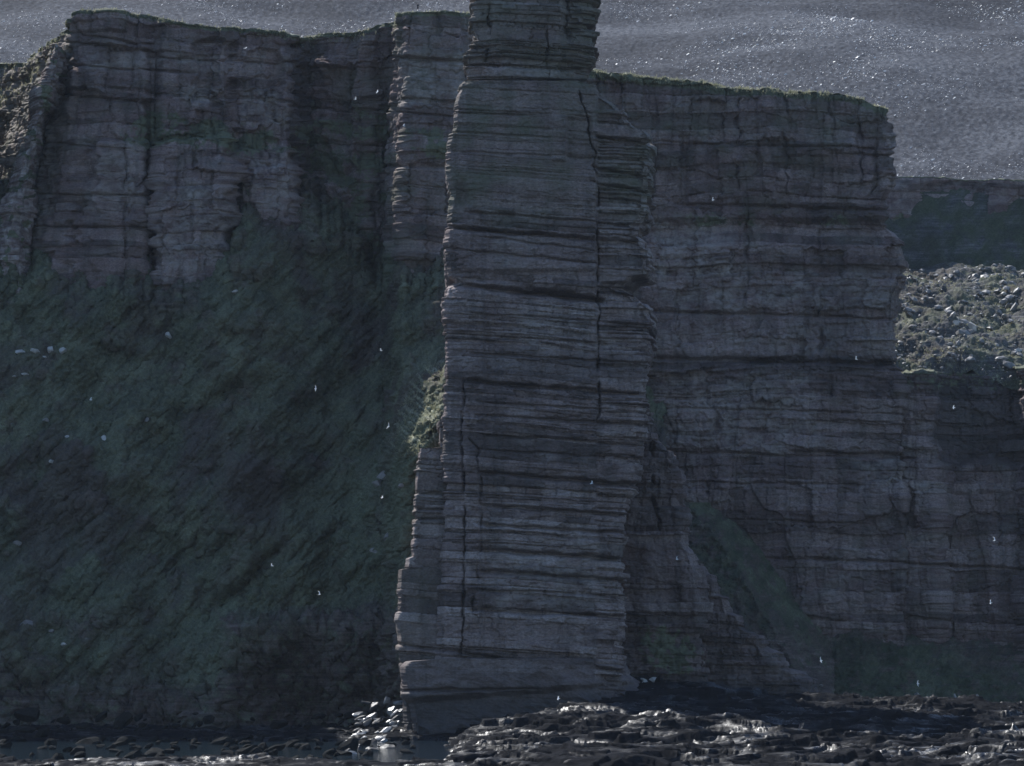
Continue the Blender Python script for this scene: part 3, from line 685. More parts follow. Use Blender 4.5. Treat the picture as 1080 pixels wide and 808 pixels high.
# ---- lower right cliff under the scree
PR2 = [(880, 150), (925, 139), (946, 127), (985, 123), (1000, 130), (1075, 131), (1085, 124), (1180, 128), (1330, 150)]
TR2 = [(850, 402), (950, 396), (980, 392), (1010, 393), (1050, 393), (1080, 389), (1200, 380), (1330, 380)]
def r2_disp(u, z, px, py):
    d = right_disp(u + 40, z, px, py)
    wx = px + 9 * n2(py / 18, px / 30, 655); wy = py + 6 * n2(px / 20, py / 40, 656)
    d = d - 2.6 * box(wx, wy, 988, 1078, 380, 487, 12, 5) + .8 * box(px, py, 995, 1066, 488, 520, 3, 3)
    return d, 0
def r2_attr(px, py, u, z, d):
    a = right_attr(px, py, u, z, d)
    wx = px + 9 * n2(py / 18, px / 30, 655); wy = py + 6 * n2(px / 20, py / 40, 656)
    a['dark'] = np.clip(.75 * box(wx, wy, 988, 1078, 396, 486, 12, 6), 0, 1); a['grass'] = np.clip(.55 * box(px, py, 940, 1300, 396, 412, 6, 6), 0, 1) * (.8 + .5 * fbm(px / 10, py / 8, 29, 3))  # dark box paints the recess's shade into the rock colour
    return a
sheet('lower_cliff', PR2, TR2, [(800, 760), (1400, 760)], M_CLIFF, r2_disp, r2_attr, ncol=620, nrow=620, lean=.045, back=14, nb=8, backrise=.12, dens=[.3, 1, 1, 1, 1, 1, 1, .4], topgrass=.6, kind='structure')

# ---- cliff at the back of the bay
PB = [(820, 238), (900, 250), (1000, 252), (1080, 249), (1200, 242), (1400, 232)]
TB = [(820, 186), (945, 187), (985, 186), (1020, 189), (1080, 190), (1200, 192), (1400, 190)]
def b_disp(u, z, px, py):
    d = b_cl(u + 90, z); TONE[0] = b_cl.tone
    return d + joints(u, z, 7, 701, .8) + 1.6 * fbm(u / 15, z / 15, 703, 4), 0
sheet('bay_cliff', PB, TB, [(800, 300), (1400, 300)], M_CLIFF, b_disp,
      lambda px, py, u, z, d: {'pale': np.clip(.4 + fbm(px / 14, py / 8, 33, 3), 0, 1) * .5, 'dark': 0 * px, 'grass': sstep(222, 240, py + 8 * fbm(px / 9, py / 9, 35, 3))},
      ncol=520, nrow=240, lean=.12, back=85, nb=14, backrise=.05, dens=[1, 1, 1, .6, .3], kind='structure')

# ================================================================== SLOPES
def slope(name, pxr, rows, Yfun, mat, attrf, dispf, ncol, nrow, **props):
    px = np.linspace(*pxr, ncol)[None, :]; py = np.linspace(*rows, nrow)[:, None]
    px = px + 0 * py; py = py + 0 * px
    Y = Yfun(px, py)
    X, Z = P(px, py, Y)
    gYx = np.gradient(Y, axis=1) / np.gradient(X, axis=1); gYz = np.gradient(Y, axis=0) / np.gradient(Z, axis=0)
    n = np.stack([gYx, -np.ones_like(Y), gYz], -1); n = n / np.linalg.norm(n, axis=-1, keepdims=True)
    d = dispf(X, Y, Z, px, py)
    V = np.stack([X, Y, Z], -1) + n * d[..., None]
    return grid_obj(name, V, mat, attrf(X, Y, Z, px, py, d), flip=True, **props)

# ---- the green slope under the left headland, with the spur that runs out to the stack
BX = np.array([-240, -20, 0, 35, 75, 130, 155, 185, 200, 245, 262, 310, 330, 370, 415, 470, 560, 700], float)
BY = np.array([300, 275, 275, 287, 302, 302, 318, 324, 300, 260, 232, 215, 230, 262, 300, 306, 330, 470], float)
def left_slope_Y(px, py):
    pb = np.interp(px, BX, BY)
    Yc = np.interp(px, [-240, -20, 30, 75, 240, 310, 345, 405, 425, 500, 700], [122, 120, 117, 112, 112, 128, 130, 128, 100, 98, 110])
    pb = pb + 22 * fbm(px / 24, py * 0 + .5, 797, 4) * np.exp(-np.maximum(py - pb, 0) / 38)
    dz = (py - pb) * .245
    Y = Yc - dz * .56 - 16 * sstep(380, 760, py) * sstep(160, -60, px)
    Y = np.where(py > pb, Y, Yc - dz * 1.6)
    # spur towards the stack
    cx = np.interp(py, [300, 400, 470, 560, 640, 800], [500, 482, 462, 440, 420, 400])
    sp = np.exp(-((px - cx) / 62) ** 2) * sstep(330, 470, py)
    Y = Y - 20 * sp * (1 - sstep(640, 780, py) * .6)
    ccx = 486 - (py - 385) * .46
    Y = Y - (15 + 3 * fbm((px + py) / 9, (px - py) / 40, 799, 3)) * np.exp(-((px - ccx) / 27) ** 2) * sstep(372, 400, py) * (1 - sstep(452, 505, py))
    # diagonal scar
    t = (px - 290) * .72 + (py - 580) * .69
    dist = (px - 290) * .69 + (py - 580) * -.72
    sx = (px - 225) - (650 - py) * .93
    Y = Y + 4.5 * np.exp(-(sx / 10) ** 2) * box(px, py, 225, 300, 575, 655, 12, 12)
    # shore cliff at the foot, lower right
    f = box(px, py, 232, 430, 642, 900, 14, 14)
    Y = Y + f * (12 - 12 * sstep(640, 770, py)) * .0 - f * 9 * (1 - sstep(640, 790, py)) * sstep(640, 665, py)
    Y = Y + 7 * fbm(px / 90, py / 90, 801, 3) + 4.0 * ridged((px + .9 * py) / 60, (py - .6 * px) / 150, 803, 3) * .5
    return np.maximum(Y, 8 + 0 * Y)
def left_slope_disp(X, Y, Z, px, py):
    rk = np.clip(left_rock(px, py), 0, 1)
    d = .55 * fbm(X / 6, (Z + Y) / 6, 811, 4) + .42 * fbm(X / 1.6, (Z + Y) / 1.6, 813, 4)
    tx = (X + .8 * Z)
    d = d + 1.0 * ridged((X - .9 * Z) / 4.0, (X + Z) / 22.0, 815, 4) * .5 + .35 * fbm(X / .8, Z / .8, 816, 3)
    d = d + rk * (1.0 * b_cl(X, Z) + 1.4 * ridged(X / 4, Z / 6, 817, 4))
    return d
def left_rock(px, py):
    n = fbm(px / 34, py / 34, 821, 4)
    r = .95 * box(px, py, 236, 430, 648, 790, 10, 12) + .75 * sstep(700, 745, py) + .55 * box(px, py, 165, 215, 300, 330, 8, 8) + .5 * blob(px, py, 270, 345, 28, 12) + .55 * blob(px, py, 110, 655, 40, 22) + .6 * blob(px, py, 262, 610, 30, 12) + .5 * blob(px, py, 20, 720, 40, 30)
    r = r + .55 * blob(px, py, 395, 560, 40, 30) + .5 * blob(px, py, 160, 740, 60, 30) + .4 * blob(px, py, 370, 300, 30, 20)
    return r + .55 * sstep(.25, .7, n)
def left_slope_attr(px, py):
    dist = (px - 455) * .68 + (py - 470) * .73 - 0 * px; across = (px - 300) * .67 + (py - 620) * .74
    band = np.exp(-((across - 12 * n2(px / 60, py / 60, 822)) / 52) ** 2) * box(px, py, 60, 470, 430, 735, 40, 30) + .5 * blob(px, py, 90, 620, 90, 60)
    crest = np.clip(1.15 - np.abs(px - np.interp(py, [380, 485], [468, 428])) / 30, 0, 1) * sstep(380, 392, py) * (1 - sstep(468, 486, py))
    return {'rock': np.clip(left_rock(px, py) - .4 * band, 0, 1), 'lush': np.clip(band * (.8 + .5 * fbm(px / 30, py / 30, 823, 3)), 0, 1),
            'sunlit_straw': crest * sstep(-.1, .35, n2((px + py) / 26, (py - px) / 5, 824))}  # crest turf coloured paler to look sunlit
slope('grass_slope', (-240, 700), (190, 800), left_slope_Y, M_TURF,
      lambda X, Y, Z, px, py, d: left_slope_attr(px, py), left_slope_disp, 1150, 760, kind='structure')

# ---- grass apron at the foot of the right cliff
def apron_Y(px, py):
    pb = np.interp(px, [700, 850, 870, 900, 960, 1020, 1080, 1400], [720, 690, 672, 668, 676, 684, 694, 700]) + 3 * fbm(px / 20, px * 0 + .5, 831, 3)
    dz = (py - pb) * .25
    return np.where(py > pb, 118 - dz * 1.15, 118 - dz * 3) + 1.3 * np.maximum(868 + 9 * fbm(py / 14, px / 40, 836, 3) - px, 0)
slope('grass_apron', (820, 1420), (640, 775), apron_Y, M_TURF,
      lambda X, Y, Z, px, py, d: {'dark_turf': np.clip(.6 + .6 * fbm(px / 40, py / 20, 834, 3), 0, 1), 'rock': np.clip(.8 * blob(px, py, 1060, 700, 40, 8) + .75 * sstep(.1, .6, fbm(px / 14, py / 9, 833, 4)) + .6 * sstep(8, 0, py - np.interp(px, [850, 870, 900, 960, 1020, 1080, 1400], [690, 672, 668, 676, 684, 694, 700])), 0, 1)},
      lambda X, Y, Z, px, py: 1.0 * fbm(X / 6, (Z + Y) / 5, 835, 4) + .45 * fbm(X / 1.2, (Y + Z) / 1.2, 837, 3), 620, 200, kind='structure')

# ---- rock spur behind the stack's right foot, with a grassy gully beside it
SPUR = [(440, 640, 684), (468, 632, 690), (472, 630, 697), (478, 628, 700), (480, 628, 707), (498, 624, 711), (500, 624, 716), (520, 622, 718), (560, 620, 719), (566, 620, 724), (580, 620, 726), (584, 618, 733), (600, 618, 738), (640, 612, 741), (700, 604, 746), (760, 604, 750), (800, 604, 752)]
SPUR2 = [(596, 690, 741), (606, 690, 747), (608, 690, 752), (628, 690, 756), (631, 690, 765), (648, 690, 769), (650, 690, 778), (664, 690, 785), (668, 690, 798), (684, 690, 806), (688, 690, 818), (704, 690, 826), (707, 690, 838), (716, 690, 850), (740, 690, 855), (800, 690, 860)]
b_sp = Beds(31, tmed=1.3, sig=.7, amp=.5, block=.3, gap=.7, gapw=.18, joint=.5, aspect=3, dip=.03)
def spur_disp(u, z, px, py, b):
    d = b_sp(u, z); TONE[0] = b_sp.tone
    d = d + joints(u, z, 9, 901, .8) + 1.3 * fbm(u / 9, z / 12, 903, 4) + .2 * fbm(u, z, 905, 3)
    d = d + blocks(u, z, 5, 4, 913, .7) + blocks(u, z, 2, 1.6, 914, .3)
    d = d - 3 * line(px, py, [(688, 470), (688, 520), (695, 560)], 1.5, 2, 907)
    return d
SPSH = [(-1, -.6), (-.7, -1), (.1, -1), (.8, -.96), (1, -.8), (1, .4), (.8, 1), (-1, 1)]
def spur_attr(px, py, u, z):
    return {'grass': np.clip((.85 * blob(px, py, 712, 692, 30, 24) + .5 * blob(px, py, 690, 672, 20, 20)) * (1 + .8 * fbm(px / 9, py / 9, 911, 3)), 0, 1), 'pale': .3 * blob(px, py, 822, 700, 16, 20), 'green': .1 + 0 * px, 'dark': .25 + .5 * sstep(690, 735, py)}
column('rock_spur', SPUR, 24, 74, M_CLIFF, spur_disp, None, (0, 0, 0), n=(330, 110, 40), nz=560, grass_cap=.3, attrf=spur_attr, shape=SPSH, kind='structure')
column('rock_spur', SPUR2, 40, 84, M_CLIFF, lambda u, z, px, py, b: spur_disp(u + 60, z, px, py, b), None, (0, 0, 0), n=(330, 110, 40), nz=360, grass_cap=.5, attrf=spur_attr, shape=SPSH, kind='structure')
def gully_Y(px, py):
    e = np.interp(py, [535, 560, 600, 640, 660, 700, 740], [728, 755, 780, 800, 815, 835, 860])   # right-hand edge
    return 96 - (py - 560) * .20 + .9 * np.maximum(px - e, 0) + 1.5 * fbm(px / 18, py / 18, 921, 3)
slope('gully_grass', (660, 880), (530, 760), gully_Y, M_TURF,
      lambda X, Y, Z, px, py, d: {'dark_turf': np.clip(.3 + .7 * fbm(px / 16, py / 16, 924, 3), 0, 1), 'rock': np.clip(.7 * sstep(.05, .5, fbm(px / 9, py / 12, 926, 4)) + .9 * blob(px, py, 735, 565, 22, 16) + .8 * blob(px, py, 825, 680, 24, 16) + .9 * sstep(660, 700, py), 0, 1)},
      lambda X, Y, Z, px, py: .45 * fbm(X / 3.5, (Z + Y) / 3.5, 923, 4) + .25 * fbm(X, Y + Z, 925, 3), 420, 360, kind='structure')

# ---- scree shelf and the dark turf bank at the back of the bay
def bay(X, Y):
    sc = 92.5 + .335 * (Y - 128) + 3.6 * fbm(X / 20, Y / 18, 941, 4)
    sc = sc - 5.5 * np.exp(-((Y - 160 - .3 * (X - 110)) / 9) ** 2) + 4.5 * np.exp(-((Y - 146 - .2 * (X - 110)) / 6) ** 2)
    bank = 126 + 1.75 * (Y - 236.5) + 2.4 * fbm(X / 18, Y / 40, 943, 4)
    bank = np.minimum(bank, 156)
    return np.maximum(np.minimum(sc, 131), bank)
def bay_mesh():
    X = np.linspace(40, 250, 760)[None, :]; Y = (118 + (300 - 118) * np.linspace(0, 1, 520) ** 1.25)[:, None]
    X = X + 0 * Y; Y = Y + 0 * X
    y0 = np.interp(X, [88, 95, 101, 125, 150, 260], [168, 140, 130.5, 132, 129, 132]) + 1.2 * fbm(X / 5, X * 0 + .5, 955, 3); Y = y0 + (300 - y0) * (Y - 118) / 182
    Z = bay(X, Y) - 4.0 * sstep(y0 + 3.0, y0, Y)
    isbank = sstep(228, 238, Y)
    px, py = Q(X, Y, Z)
    Z = Z + (1 - isbank) * (.35 * ridged(X / 3.2, Y / 3.2, 945, 4) * .5 + .2 * fbm(X, Y, 947, 3)) + isbank * (.3 * fbm(X / 4, Y / 3, 949, 4)) + (1 - isbank) * (.7 * ridged((X + .9 * Y) / 9, (X - Y) / 30, 952, 3) * .6 + blocks(X + .4 * Y, Y - .4 * X, 3.0, 2.2, 956, .55, .3) + blocks(X - .3 * Y, Y + .3 * X, 1.2, .9, 957, .25, .2))
    n = fbm(X / 11, Y / 11, 951, 4)
    rock = np.clip((1 - isbank) * (.75 + 1.1 * n) + isbank * (.35 + .9 * fbm(X / 6, Y / 4, 959, 4)), 0, 1)
    return grid_obj('scree_slope', np.stack([X, Y, Z], -1), M_SCREEG, {'rock': rock, 'dark_turf': isbank * .6, 'sunlit_straw': (1 - isbank) * .8 * sstep(.1, .5, n2((X + .9 * Y) / 14, (X - Y) / 5, 958) + .4 * sstep(y0 + 9, y0, Y) - .2)}, kind='structure')  # scree ridges painted straw-pale as if sunlit; bank turf mixed darker
bay_mesh()

# ================================================================== HILL
def hill_z(X, Y):
    r = Y - 312
    z = 158 + .34 * r + .00003 * r * r * (r > 0) + .018 * X + 9 * fbm(X / 230, Y / 260, 961, 4)
    z = z + 1.5 * fbm(X / 70, Y / 90, 963, 3)
    z = np.where(Y < 320, np.minimum(z, 152 + .06 * (Y - 250) + .34 * np.maximum(Y - 290, 0)), z)
    return z - 75 * sstep(30, 45, X) * (1 - sstep(292, 308, Y))
def hill_mesh():
    nr, nc = 900, 1250
    v = np.linspace(0, 1, nr)[:, None]; Y = 230 + (1900 - 230) * v ** 1.55
    a = np.linspace(-1, 1, nc)[None, :]; X = a * (.23 * (Y + D))
    Y = Y + 0 * X
    Z = hill_z(X, Y)
    Z = Z + .12 * fbm(X / 9, Y / 8, 965, 4) + .30 * fbm(X / 1.6, Y / 2.0, 967, 3)
    return grid_obj('hill', np.stack([X, Y, Z], -1), M_HILL, kind='structure')
hill_mesh()

# ================================================================== ROCK PLATFORM
def plat_base(X, Y):
    back = np.interp(X, [-260, -36, -20, 0, 20, 32, 50, 72, 120, 260], [1.2, 1.2, 2.0, 4.5, 9.5, 12.2, 10.0, 8.4, 6.2, 5.4])     # height of the rear rim
    front = 1.0 + .6 * n2(X / 40, Y / 30, 981)
    t = np.clip((Y + 165) / 170, 0, 1)
    z = front + (back - front) * t
    left = 1 - sstep(-25, -5, X)
    # the inlet at the left and the skerry in front of it
    z = z - 7.5 * sstep(-200, -176, Y) * (1 - sstep(-45, -25, Y)) * left + 1.7 * np.exp(-((Y + 218) / 16) ** 2) * (1 - sstep(-30, 60, X)) - 1.9 * left * (1 - sstep(-185, -170, Y))
    z = z + 3.2 * np.exp(-((Y + 75) / 16) ** 2 - ((X - 9) / 11) ** 2)
    z = np.where(Y > 12, z - .30 * (Y - 12) * sstep(30, 50, X), z)
    return z
def plat_full(X, Y):
    z = plat_base(X, Y)
    big = sstep(-30, 15, X)
    wx = X + 7 * n2(X / 25, Y / 14, 990); wy = Y + 5 * n2(X / 16, Y / 16, 991)
    h = (2.2 * fbm(wx / 30, wy / 12, 983, 3) + 1.6 * ridged(wx / 24, wy / 9, 985, 3) * .6) * (.4 + .6 * big)
    z = z + h
    dip = .05 * X * n2(X / 60, Y / 60, 992) + 1.1 * n2(X / 16, Y / 9, 993) + .5 * n2(X / 4, Y / 3, 996)
    for tm, k, sd in ((1.5, .85, 5), (.5, .6, 9)):
        q = z - dip; lv = PLV[sd]; i = np.clip(np.searchsorted(lv, q), 1, len(lv) - 2)
        f = (q - lv[i - 1]) / (lv[i] - lv[i - 1])
        z = z * (1 - k) + k * (lv[i - 1] + (lv[i] - lv[i - 1]) * (sstep(.72, .98, f) + .06 * f) + dip)
    rough = .4 + .6 * sstep(-.2, .4, n2(X / 9, Y / 9, 994))
    a, b = .86 * X + .5 * Y + 1.2 * n2(X / 6, Y / 6, 997), -.5 * X + .86 * Y
    z = z + rough * (blocks(a, b, 6.5, 3.6, 995, .42, .5) + blocks(a, b, 2.2, 1.5, 998, .20, .4))
    return z + rough * (.28 * ridged(wx / 7.0, wy / 2.8, 987, 3) * .5 + .06 * fbm(X / 1.6, Y / 1.2, 989, 3))
_pr = np.random.default_rng(64)
PLV = {sd: np.cumsum(np.exp(_pr.normal(math.log(tm), .55, 200))) - 12 for tm, sd in ((1.5, 5), (.5, 9))}
def plat_mesh():
    X = np.linspace(-190, 190, 1300)[None, :]; Y = np.linspace(-262, 62, 900)[:, None]
    X = X + 0 * Y; Y = Y + 0 * X
    Z = plat_full(X, Y)
    edge = sstep(-262, -235, Y)
    Z = Z * edge - 4 * (1 - edge)
    return grid_obj('rock_platform', np.stack([X, Y, Z], -1), M_PLAT, kind='structure')
plat_mesh()

def sea():
    V = np.array([[-9000, -9000, 0], [9000, -9000, 0], [9000, 60, 0], [-9000, 60, 0]], float)
    link('sea', mesh_from('sea', V, [[0, 1, 2, 3]], None, False, None, M_SEA), kind='structure')
    V = np.array([[-9000, 60, -3], [9000, 60, -3], [9000, 9000, -3], [-9000, 9000, -3]], float)
    link('ground', mesh_from('ground', V, [[0, 1, 2, 3]], None, False, None, M_HILL), kind='structure')
sea()

# ================================================================== STONES
def ico(sub):
    bm = bmesh.new(); bmesh.ops.create_icosphere(bm, subdivisions=sub, radius=1.0)
    V = np.array([v.co[:] for v in bm.verts]); F = np.array([[v.index for v in f.verts] for f in bm.faces]); bm.free(); return V, F
ICO1, ICO2, ICO3 = ico(1), ico(2), ico(3)
def rock_verts(seed, size, sub=ICO2, cuts=9):
    """an angular boulder: a ball cut by random planes"""
    r = np.random.default_rng(seed); V = sub[0].copy()
    for _ in range(cuts):
        n = r.normal(size=3); n /= np.linalg.norm(n); h = r.uniform(.45, .85)
        s = V @ n - h; V = V - np.maximum(s, 0)[:, None] * n
    V += .05 * np.stack([n2(V[:, 0] * 2.5 + 5 * k, V[:, 1] * 2.5 + V[:, 2] * 1.7, seed + k) for k in range(3)], -1)
    return V * np.array(size)
def rotm(rx, ry, rz):
    cx, sx, cy, sy, cz, sz = math.cos(rx), math.sin(rx), math.cos(ry), math.sin(ry), math.cos(rz), math.sin(rz)
    return np.array([[cz, -sz, 0], [sz, cz, 0], [0, 0, 1]]) @ np.array([[cy, 0, sy], [0, 1, 0], [-sy, 0, cy]]) @ np.array([[1, 0, 0], [0, cx, -sx], [0, sx, cx]])
def heap(name, items, mat, sub=ICO1, cuts=5, **props):
    """items: (x, y, z, sx, sy, sz, rx, ry, rz): uncountable stones as one object"""
    vs = []; fs = []; base = [rock_verts(9000 + k, (1, 1, 1), sub, cuts) for k in range(12)]; nv = len(sub[0])
    for i, it in enumerate(items):
        vs.append((base[i % 12] * np.array(it[3:6])) @ rotm(*it[6:9]).T + np.array(it[:3])); fs.append(sub[1] + i * nv)
    return link(name, mesh_from(name, np.concatenate(vs), None, np.concatenate(fs), False, None, mat), **props)

# the moor's sun glints, made as white wet stones tilted to catch it
def moor_glint_stones():
    r = np.random.default_rng(55); n = 320000
    Y = 300 + 1000 * r.random(n) ** 1.2; X = r.uniform(-1, 1, n) * .17 * (Y + D)
    px, py = Q(X, Y, hill_z(X, Y))
    m = fbm(X / 45, Y / 70, 971, 3) * .7 + .04 + .36 * blob(px, py, 960, 110, 150, 80) + .25 * blob(px, py, 800, 70, 120, 50) + .35 * blob(px, py, 250, 20, 160, 25) + .3 * blob(px, py, 20, 50, 60, 30)
    k = m > r.uniform(0, 1.25, n)
    X = X[k]; Y = Y[k]; Z = hill_z(X, Y); it = []
    for x, y, z in zip(X, Y, Z):
        s = .05 + .08 * r.random() + .28 * r.random() ** 12
        it.append((x, y, z + .5 + .3 * s, s * r.uniform(1.0, 2.6), s * r.uniform(.7, 1.1), s * .35, .68 + r.normal(0, .25), -.45 + r.normal(0, .3), r.uniform(-.3, .3)))
    heap('moor_glint_stones', it, M_GLINT, kind='stuff')
moor_glint_stones()

def scree():
    it = []; r = np.random.default_rng(56)
    while len(it) < 9000:
        X = r.uniform(80, 210); Y = r.uniform(128, 232)
        if float(fbm(np.array([X / 8]), np.array([Y / 8]), 953, 3)[0]) < r.uniform(-.45, .6): continue
        s = .10 + .22 * r.random() ** 2 + 1.3 * r.random() ** 16
        it.append((X, Y, float(bay(np.array([X]), np.array([Y]))[0]) + .5 * s + .3, s * r.uniform(.9, 1.8), s * r.uniform(.8, 1.3), s * r.uniform(.5, .9), r.normal(0, .4), r.normal(0, .4), r.uniform(0, 6)))
    heap('scree', it, M_SCREE, kind='stuff')
scree()

# ---- tall pale grass on the rims and on the crest of the spur, with the sun behind it
def tuft_material():
    T = NT('dry_grass_blades')
    c = T.ramp(T.noise(T.pos((.5, .5, .5)), 1, 3, .6), [(.35, (.22, .23, .13)), (.65, (.46, .44, .31))])
    a = T.N('ShaderNodeBsdfDiffuse'); b = T.N('ShaderNodeBsdfTranslucent'); m = T.N('ShaderNodeMixShader'); m.inputs[0].default_value = .5
    T.L(c, a.inputs[0]); T.L(c, b.inputs[0]); T.L(a.outputs[0], m.inputs[1]); T.L(b.outputs[0], m.inputs[2]); T.L(m.outputs[0], T.out.inputs['Surface'])
    return T.m
M_TUFT = tuft_material()
def tufts(pts, h, seed):
    r = np.random.default_rng(seed); pts = np.asarray(pts); n = len(pts); k = 4
    base = np.repeat(pts, k, 0) + np.concatenate([r.normal(0, .14, (n * k, 2)), np.full((n * k, 1), -.12)], 1)
    a = r.random(n * k) * 6.283; w = .045 + .05 * r.random(n * k); hh = np.repeat(h * np.exp(r.normal(0, .35, n)), k) * (.7 + .5 * r.random(n * k))
    side = np.stack([np.cos(a) * w, np.sin(a) * w, 0 * a], 1); lean = np.stack([r.normal(0, .35, n * k) * hh, r.normal(0, .35, n * k) * hh, hh], 1)
    V = np.stack([base - side, base + side, base + lean + side * .25, base + lean - side * .25], 1).reshape(-1, 3)
    F = np.arange(n * k * 4).reshape(-1, 4)
    link('grass_tufts', mesh_from('grass_tufts', V, F, None, False, None, M_TUFT), kind='stuff')
def tops(o, n, seed, sel):
    """random points on a mesh among the vertices chosen by sel(x, y, z, px, py)"""
    me = o.data; V = np.empty(len(me.vertices) * 3, np.float32); me.vertices.foreach_get('co', V); V = V.reshape(-1, 3).astype(float)
    px, py = Q(V[:, 0], V[:, 1], V[:, 2]); k = np.flatnonzero(sel(V[:, 0], V[:, 1], V[:, 2], px, py))
    r = np.random.default_rng(seed); return V[r.choice(k, n)] if len(k) else np.zeros((0, 3))
_obs = {o.name: o for o in COL.objects if o.type == 'MESH'}
_crest = lambda X, Y, Z, px, py: (np.abs(px - np.interp(py, [385, 480], [462, 430])) < np.interp(py, [385, 430, 480], [10, 26, 16])) & (py > 382) & (py < 482) & (fbm(px / 7, py / 4, 71, 2) > -.1)
tufts(tops(_obs['grass_slope'], 1500, 1, _crest), .42, 1)
_rim = lambda x0, x1, dy: (lambda X, Y, Z, px, py: (px > x0) & (px < x1) & (Z > np.interp(px, RIMX, RIMZ) - dy) & (fbm(px / 12, Y / 8, 73, 3) > -.25))
RIMX = [-60, 0, 35, 75, 110, 200, 300, 415, 420, 500, 520, 625, 720, 800, 900, 945]
_, RIMZ = P(np.array(RIMX, float), np.interp(RIMX, [p[0] for p in TL if p[0] < 505] + [p[0] for p in TR if p[0] > 510], [p[1] for p in TL if p[0] < 505] + [p[1] for p in TR if p[0] > 510]), 128)
tufts(np.concatenate([tops(_obs['headland_cliff'], 3200, 2, _rim(-60, 505, 1.0)), tops(_obs['headland_cliff.001'], 2600, 3, _rim(560, 945, 1.2))]), .5, 2)
tufts(tops(_obs['scree_slope'], 5200, 4, lambda X, Y, Z, px, py: (px > 925) & (px < 1150) & (Y < 222) & ((fbm(X / 9, Y / 7, 75, 3) > .18) | (Y < 134))), .34, 3)

# ---- single boulders: photo place, depth function, size, stone, words
def boulder(name, px, py, Y, size, mat, seed, label, group, rot=(0, 0, 0), sub=ICO3, cat='boulder', sink=.2):
    X, Z = P(px, py, Y)
    V = rock_verts(seed, size, sub, 11) @ rotm(*rot).T
    lo = V[:, 2].min(); V[:, 2] -= lo * (1 - sink) if False else 0
    return link(name, mesh_from(name, V, None, sub[1], False, None, mat), (float(X), float(Y), float(Z)), label=label, category=cat, group=group, kind='thing')

def shelf_depth(px, py):
    """depth at which the sight line through (px, py) meets the scree"""
    Ys = np.linspace(122, 232, 500); X, Z = P(px, py, Ys)
    k = np.argmax(bay(X, Ys) >= Z); return float(Ys[k])
def turf_depth(px, py): return float(left_slope_Y(np.array([[float(px)]]), np.array([[float(py)]]))[0, 0])

SCREE_B = [(1024, 345, 2.2, 'largest white boulder, in the middle of the lit scree shelf'),
           (1008, 341, 1.4, 'white boulder just left of the largest white one on the scree'),
           (1050, 356, 1.5, 'pale boulder below and right of the largest white one on the scree'),
           (1074, 371, 1.8, 'pale boulder where the lit scree meets the right edge of the picture'),
           (1058, 310, 1.1, 'small pale boulder high on the scree near the right edge'),
           (1012, 352, 2.2, 'long tilted grey slab under the largest white boulder on the scree'),
           (975, 318, 2.6, 'broad grey outcrop block in the upper left of the scree shelf'),
           (1000, 369, 1.6, 'grey block on the lower lip of the scree shelf, above the dark recess'),
           (962, 345, 1.3, 'grey block on the scree close beside the headland corner'),
           (1040, 290, 1.0, 'small grey block near the top of the scree below the turf bank')]
for k, (px, py, s, lb) in enumerate(SCREE_B):
    long = 'slab' in lb
    boulder('boulder', px, py, shelf_depth(px, py) - .4, (s * (1.7 if long else 1.2), s * .8, s * (.45 if long else .75)), M_PALE if ('white' in lb or 'pale' in lb) else M_GREY, 100 + k, lb, 'boulders on the scree shelf', (0, .5 if long else .1, .4 * k))

TURF_B = [(22, 371, 1.3, 'leftmost pale block of the row of four on the left grass slope'),
          (37, 370, 1.4, 'second pale block of the row of four, the squarest, on the left grass slope'),
          (53, 369, 1.2, 'third pale block of the row of four, upright, on the left grass slope'),
          (68, 370, 1.5, 'rightmost pale block of the row of four on the left grass slope'),
          (45, 377, .9, 'pale stone lying just below the row of four blocks on the left slope'),
          (28, 395, 1.2, 'lone flat pale stone a little below the row of four blocks'),
          (15, 397, .7, 'small round stone beside the lone flat pale stone below the row'),
          (110, 462, 1.4, 'hollow-sided pale boulder alone half way up the grass slope'),
          (71, 461, .7, 'small pale stone left of the hollow-sided boulder on the slope'),
          (48, 443, .8, 'dull grey stone above and left of the hollow-sided boulder'),
          (12, 448, .9, 'dull grey stone at the left edge half way down the slope'),
          (155, 443, .9, 'dull grey stone right of the hollow-sided boulder on the slope'),
          (55, 487, .9, 'pale stone below the hollow-sided boulder, towards the left edge'),
          (18, 573, 1.0, 'round grey boulder low on the slope at the left edge'),
          (28, 659, 1.7, 'broken grey boulder at the foot of the slope near the left edge'),
          (54, 666, .8, 'small stone right of the broken grey boulder at the slope foot'),
          (67, 680, .9, 'pale stone below and right of the broken grey boulder'),
          (28, 711, .7, 'lowest small pale stone on the left slope above the shore rocks'),
          (408, 501, 2.3, 'large grey boulder on the spur slope just left of the stack buttress'),
          (399, 511, 1.8, 'grey boulder under the large one left of the stack buttress'),
          (424, 512, 1.3, 'grey boulder between the large one and the stack buttress'),
          (411, 568, 2.0, 'grey boulder low on the spur left of the stack foot'),
          (395, 582, 1.5, 'smaller grey boulder below the one low on the spur'),
          (178, 354, 1.0, 'upright pale stone just under the pale headland buttress'),
          (248, 308, .9, 'small pale stone at the top of the slope under the dark gully')]
for k, (px, py, s, lb) in enumerate(TURF_B):
    pale = 'pale' in lb
    boulder('boulder', px, py, turf_depth(px, py) - 1.1, (s * 1.25, s * .9, s * (.4 if 'flat' in lb else 1.0 if 'upright' in lb else .75)), M_PALE if pale else M_GREY, 200 + k, lb, 'boulders on the grass slope', (.2, .3 * math.sin(k), .7 * k))

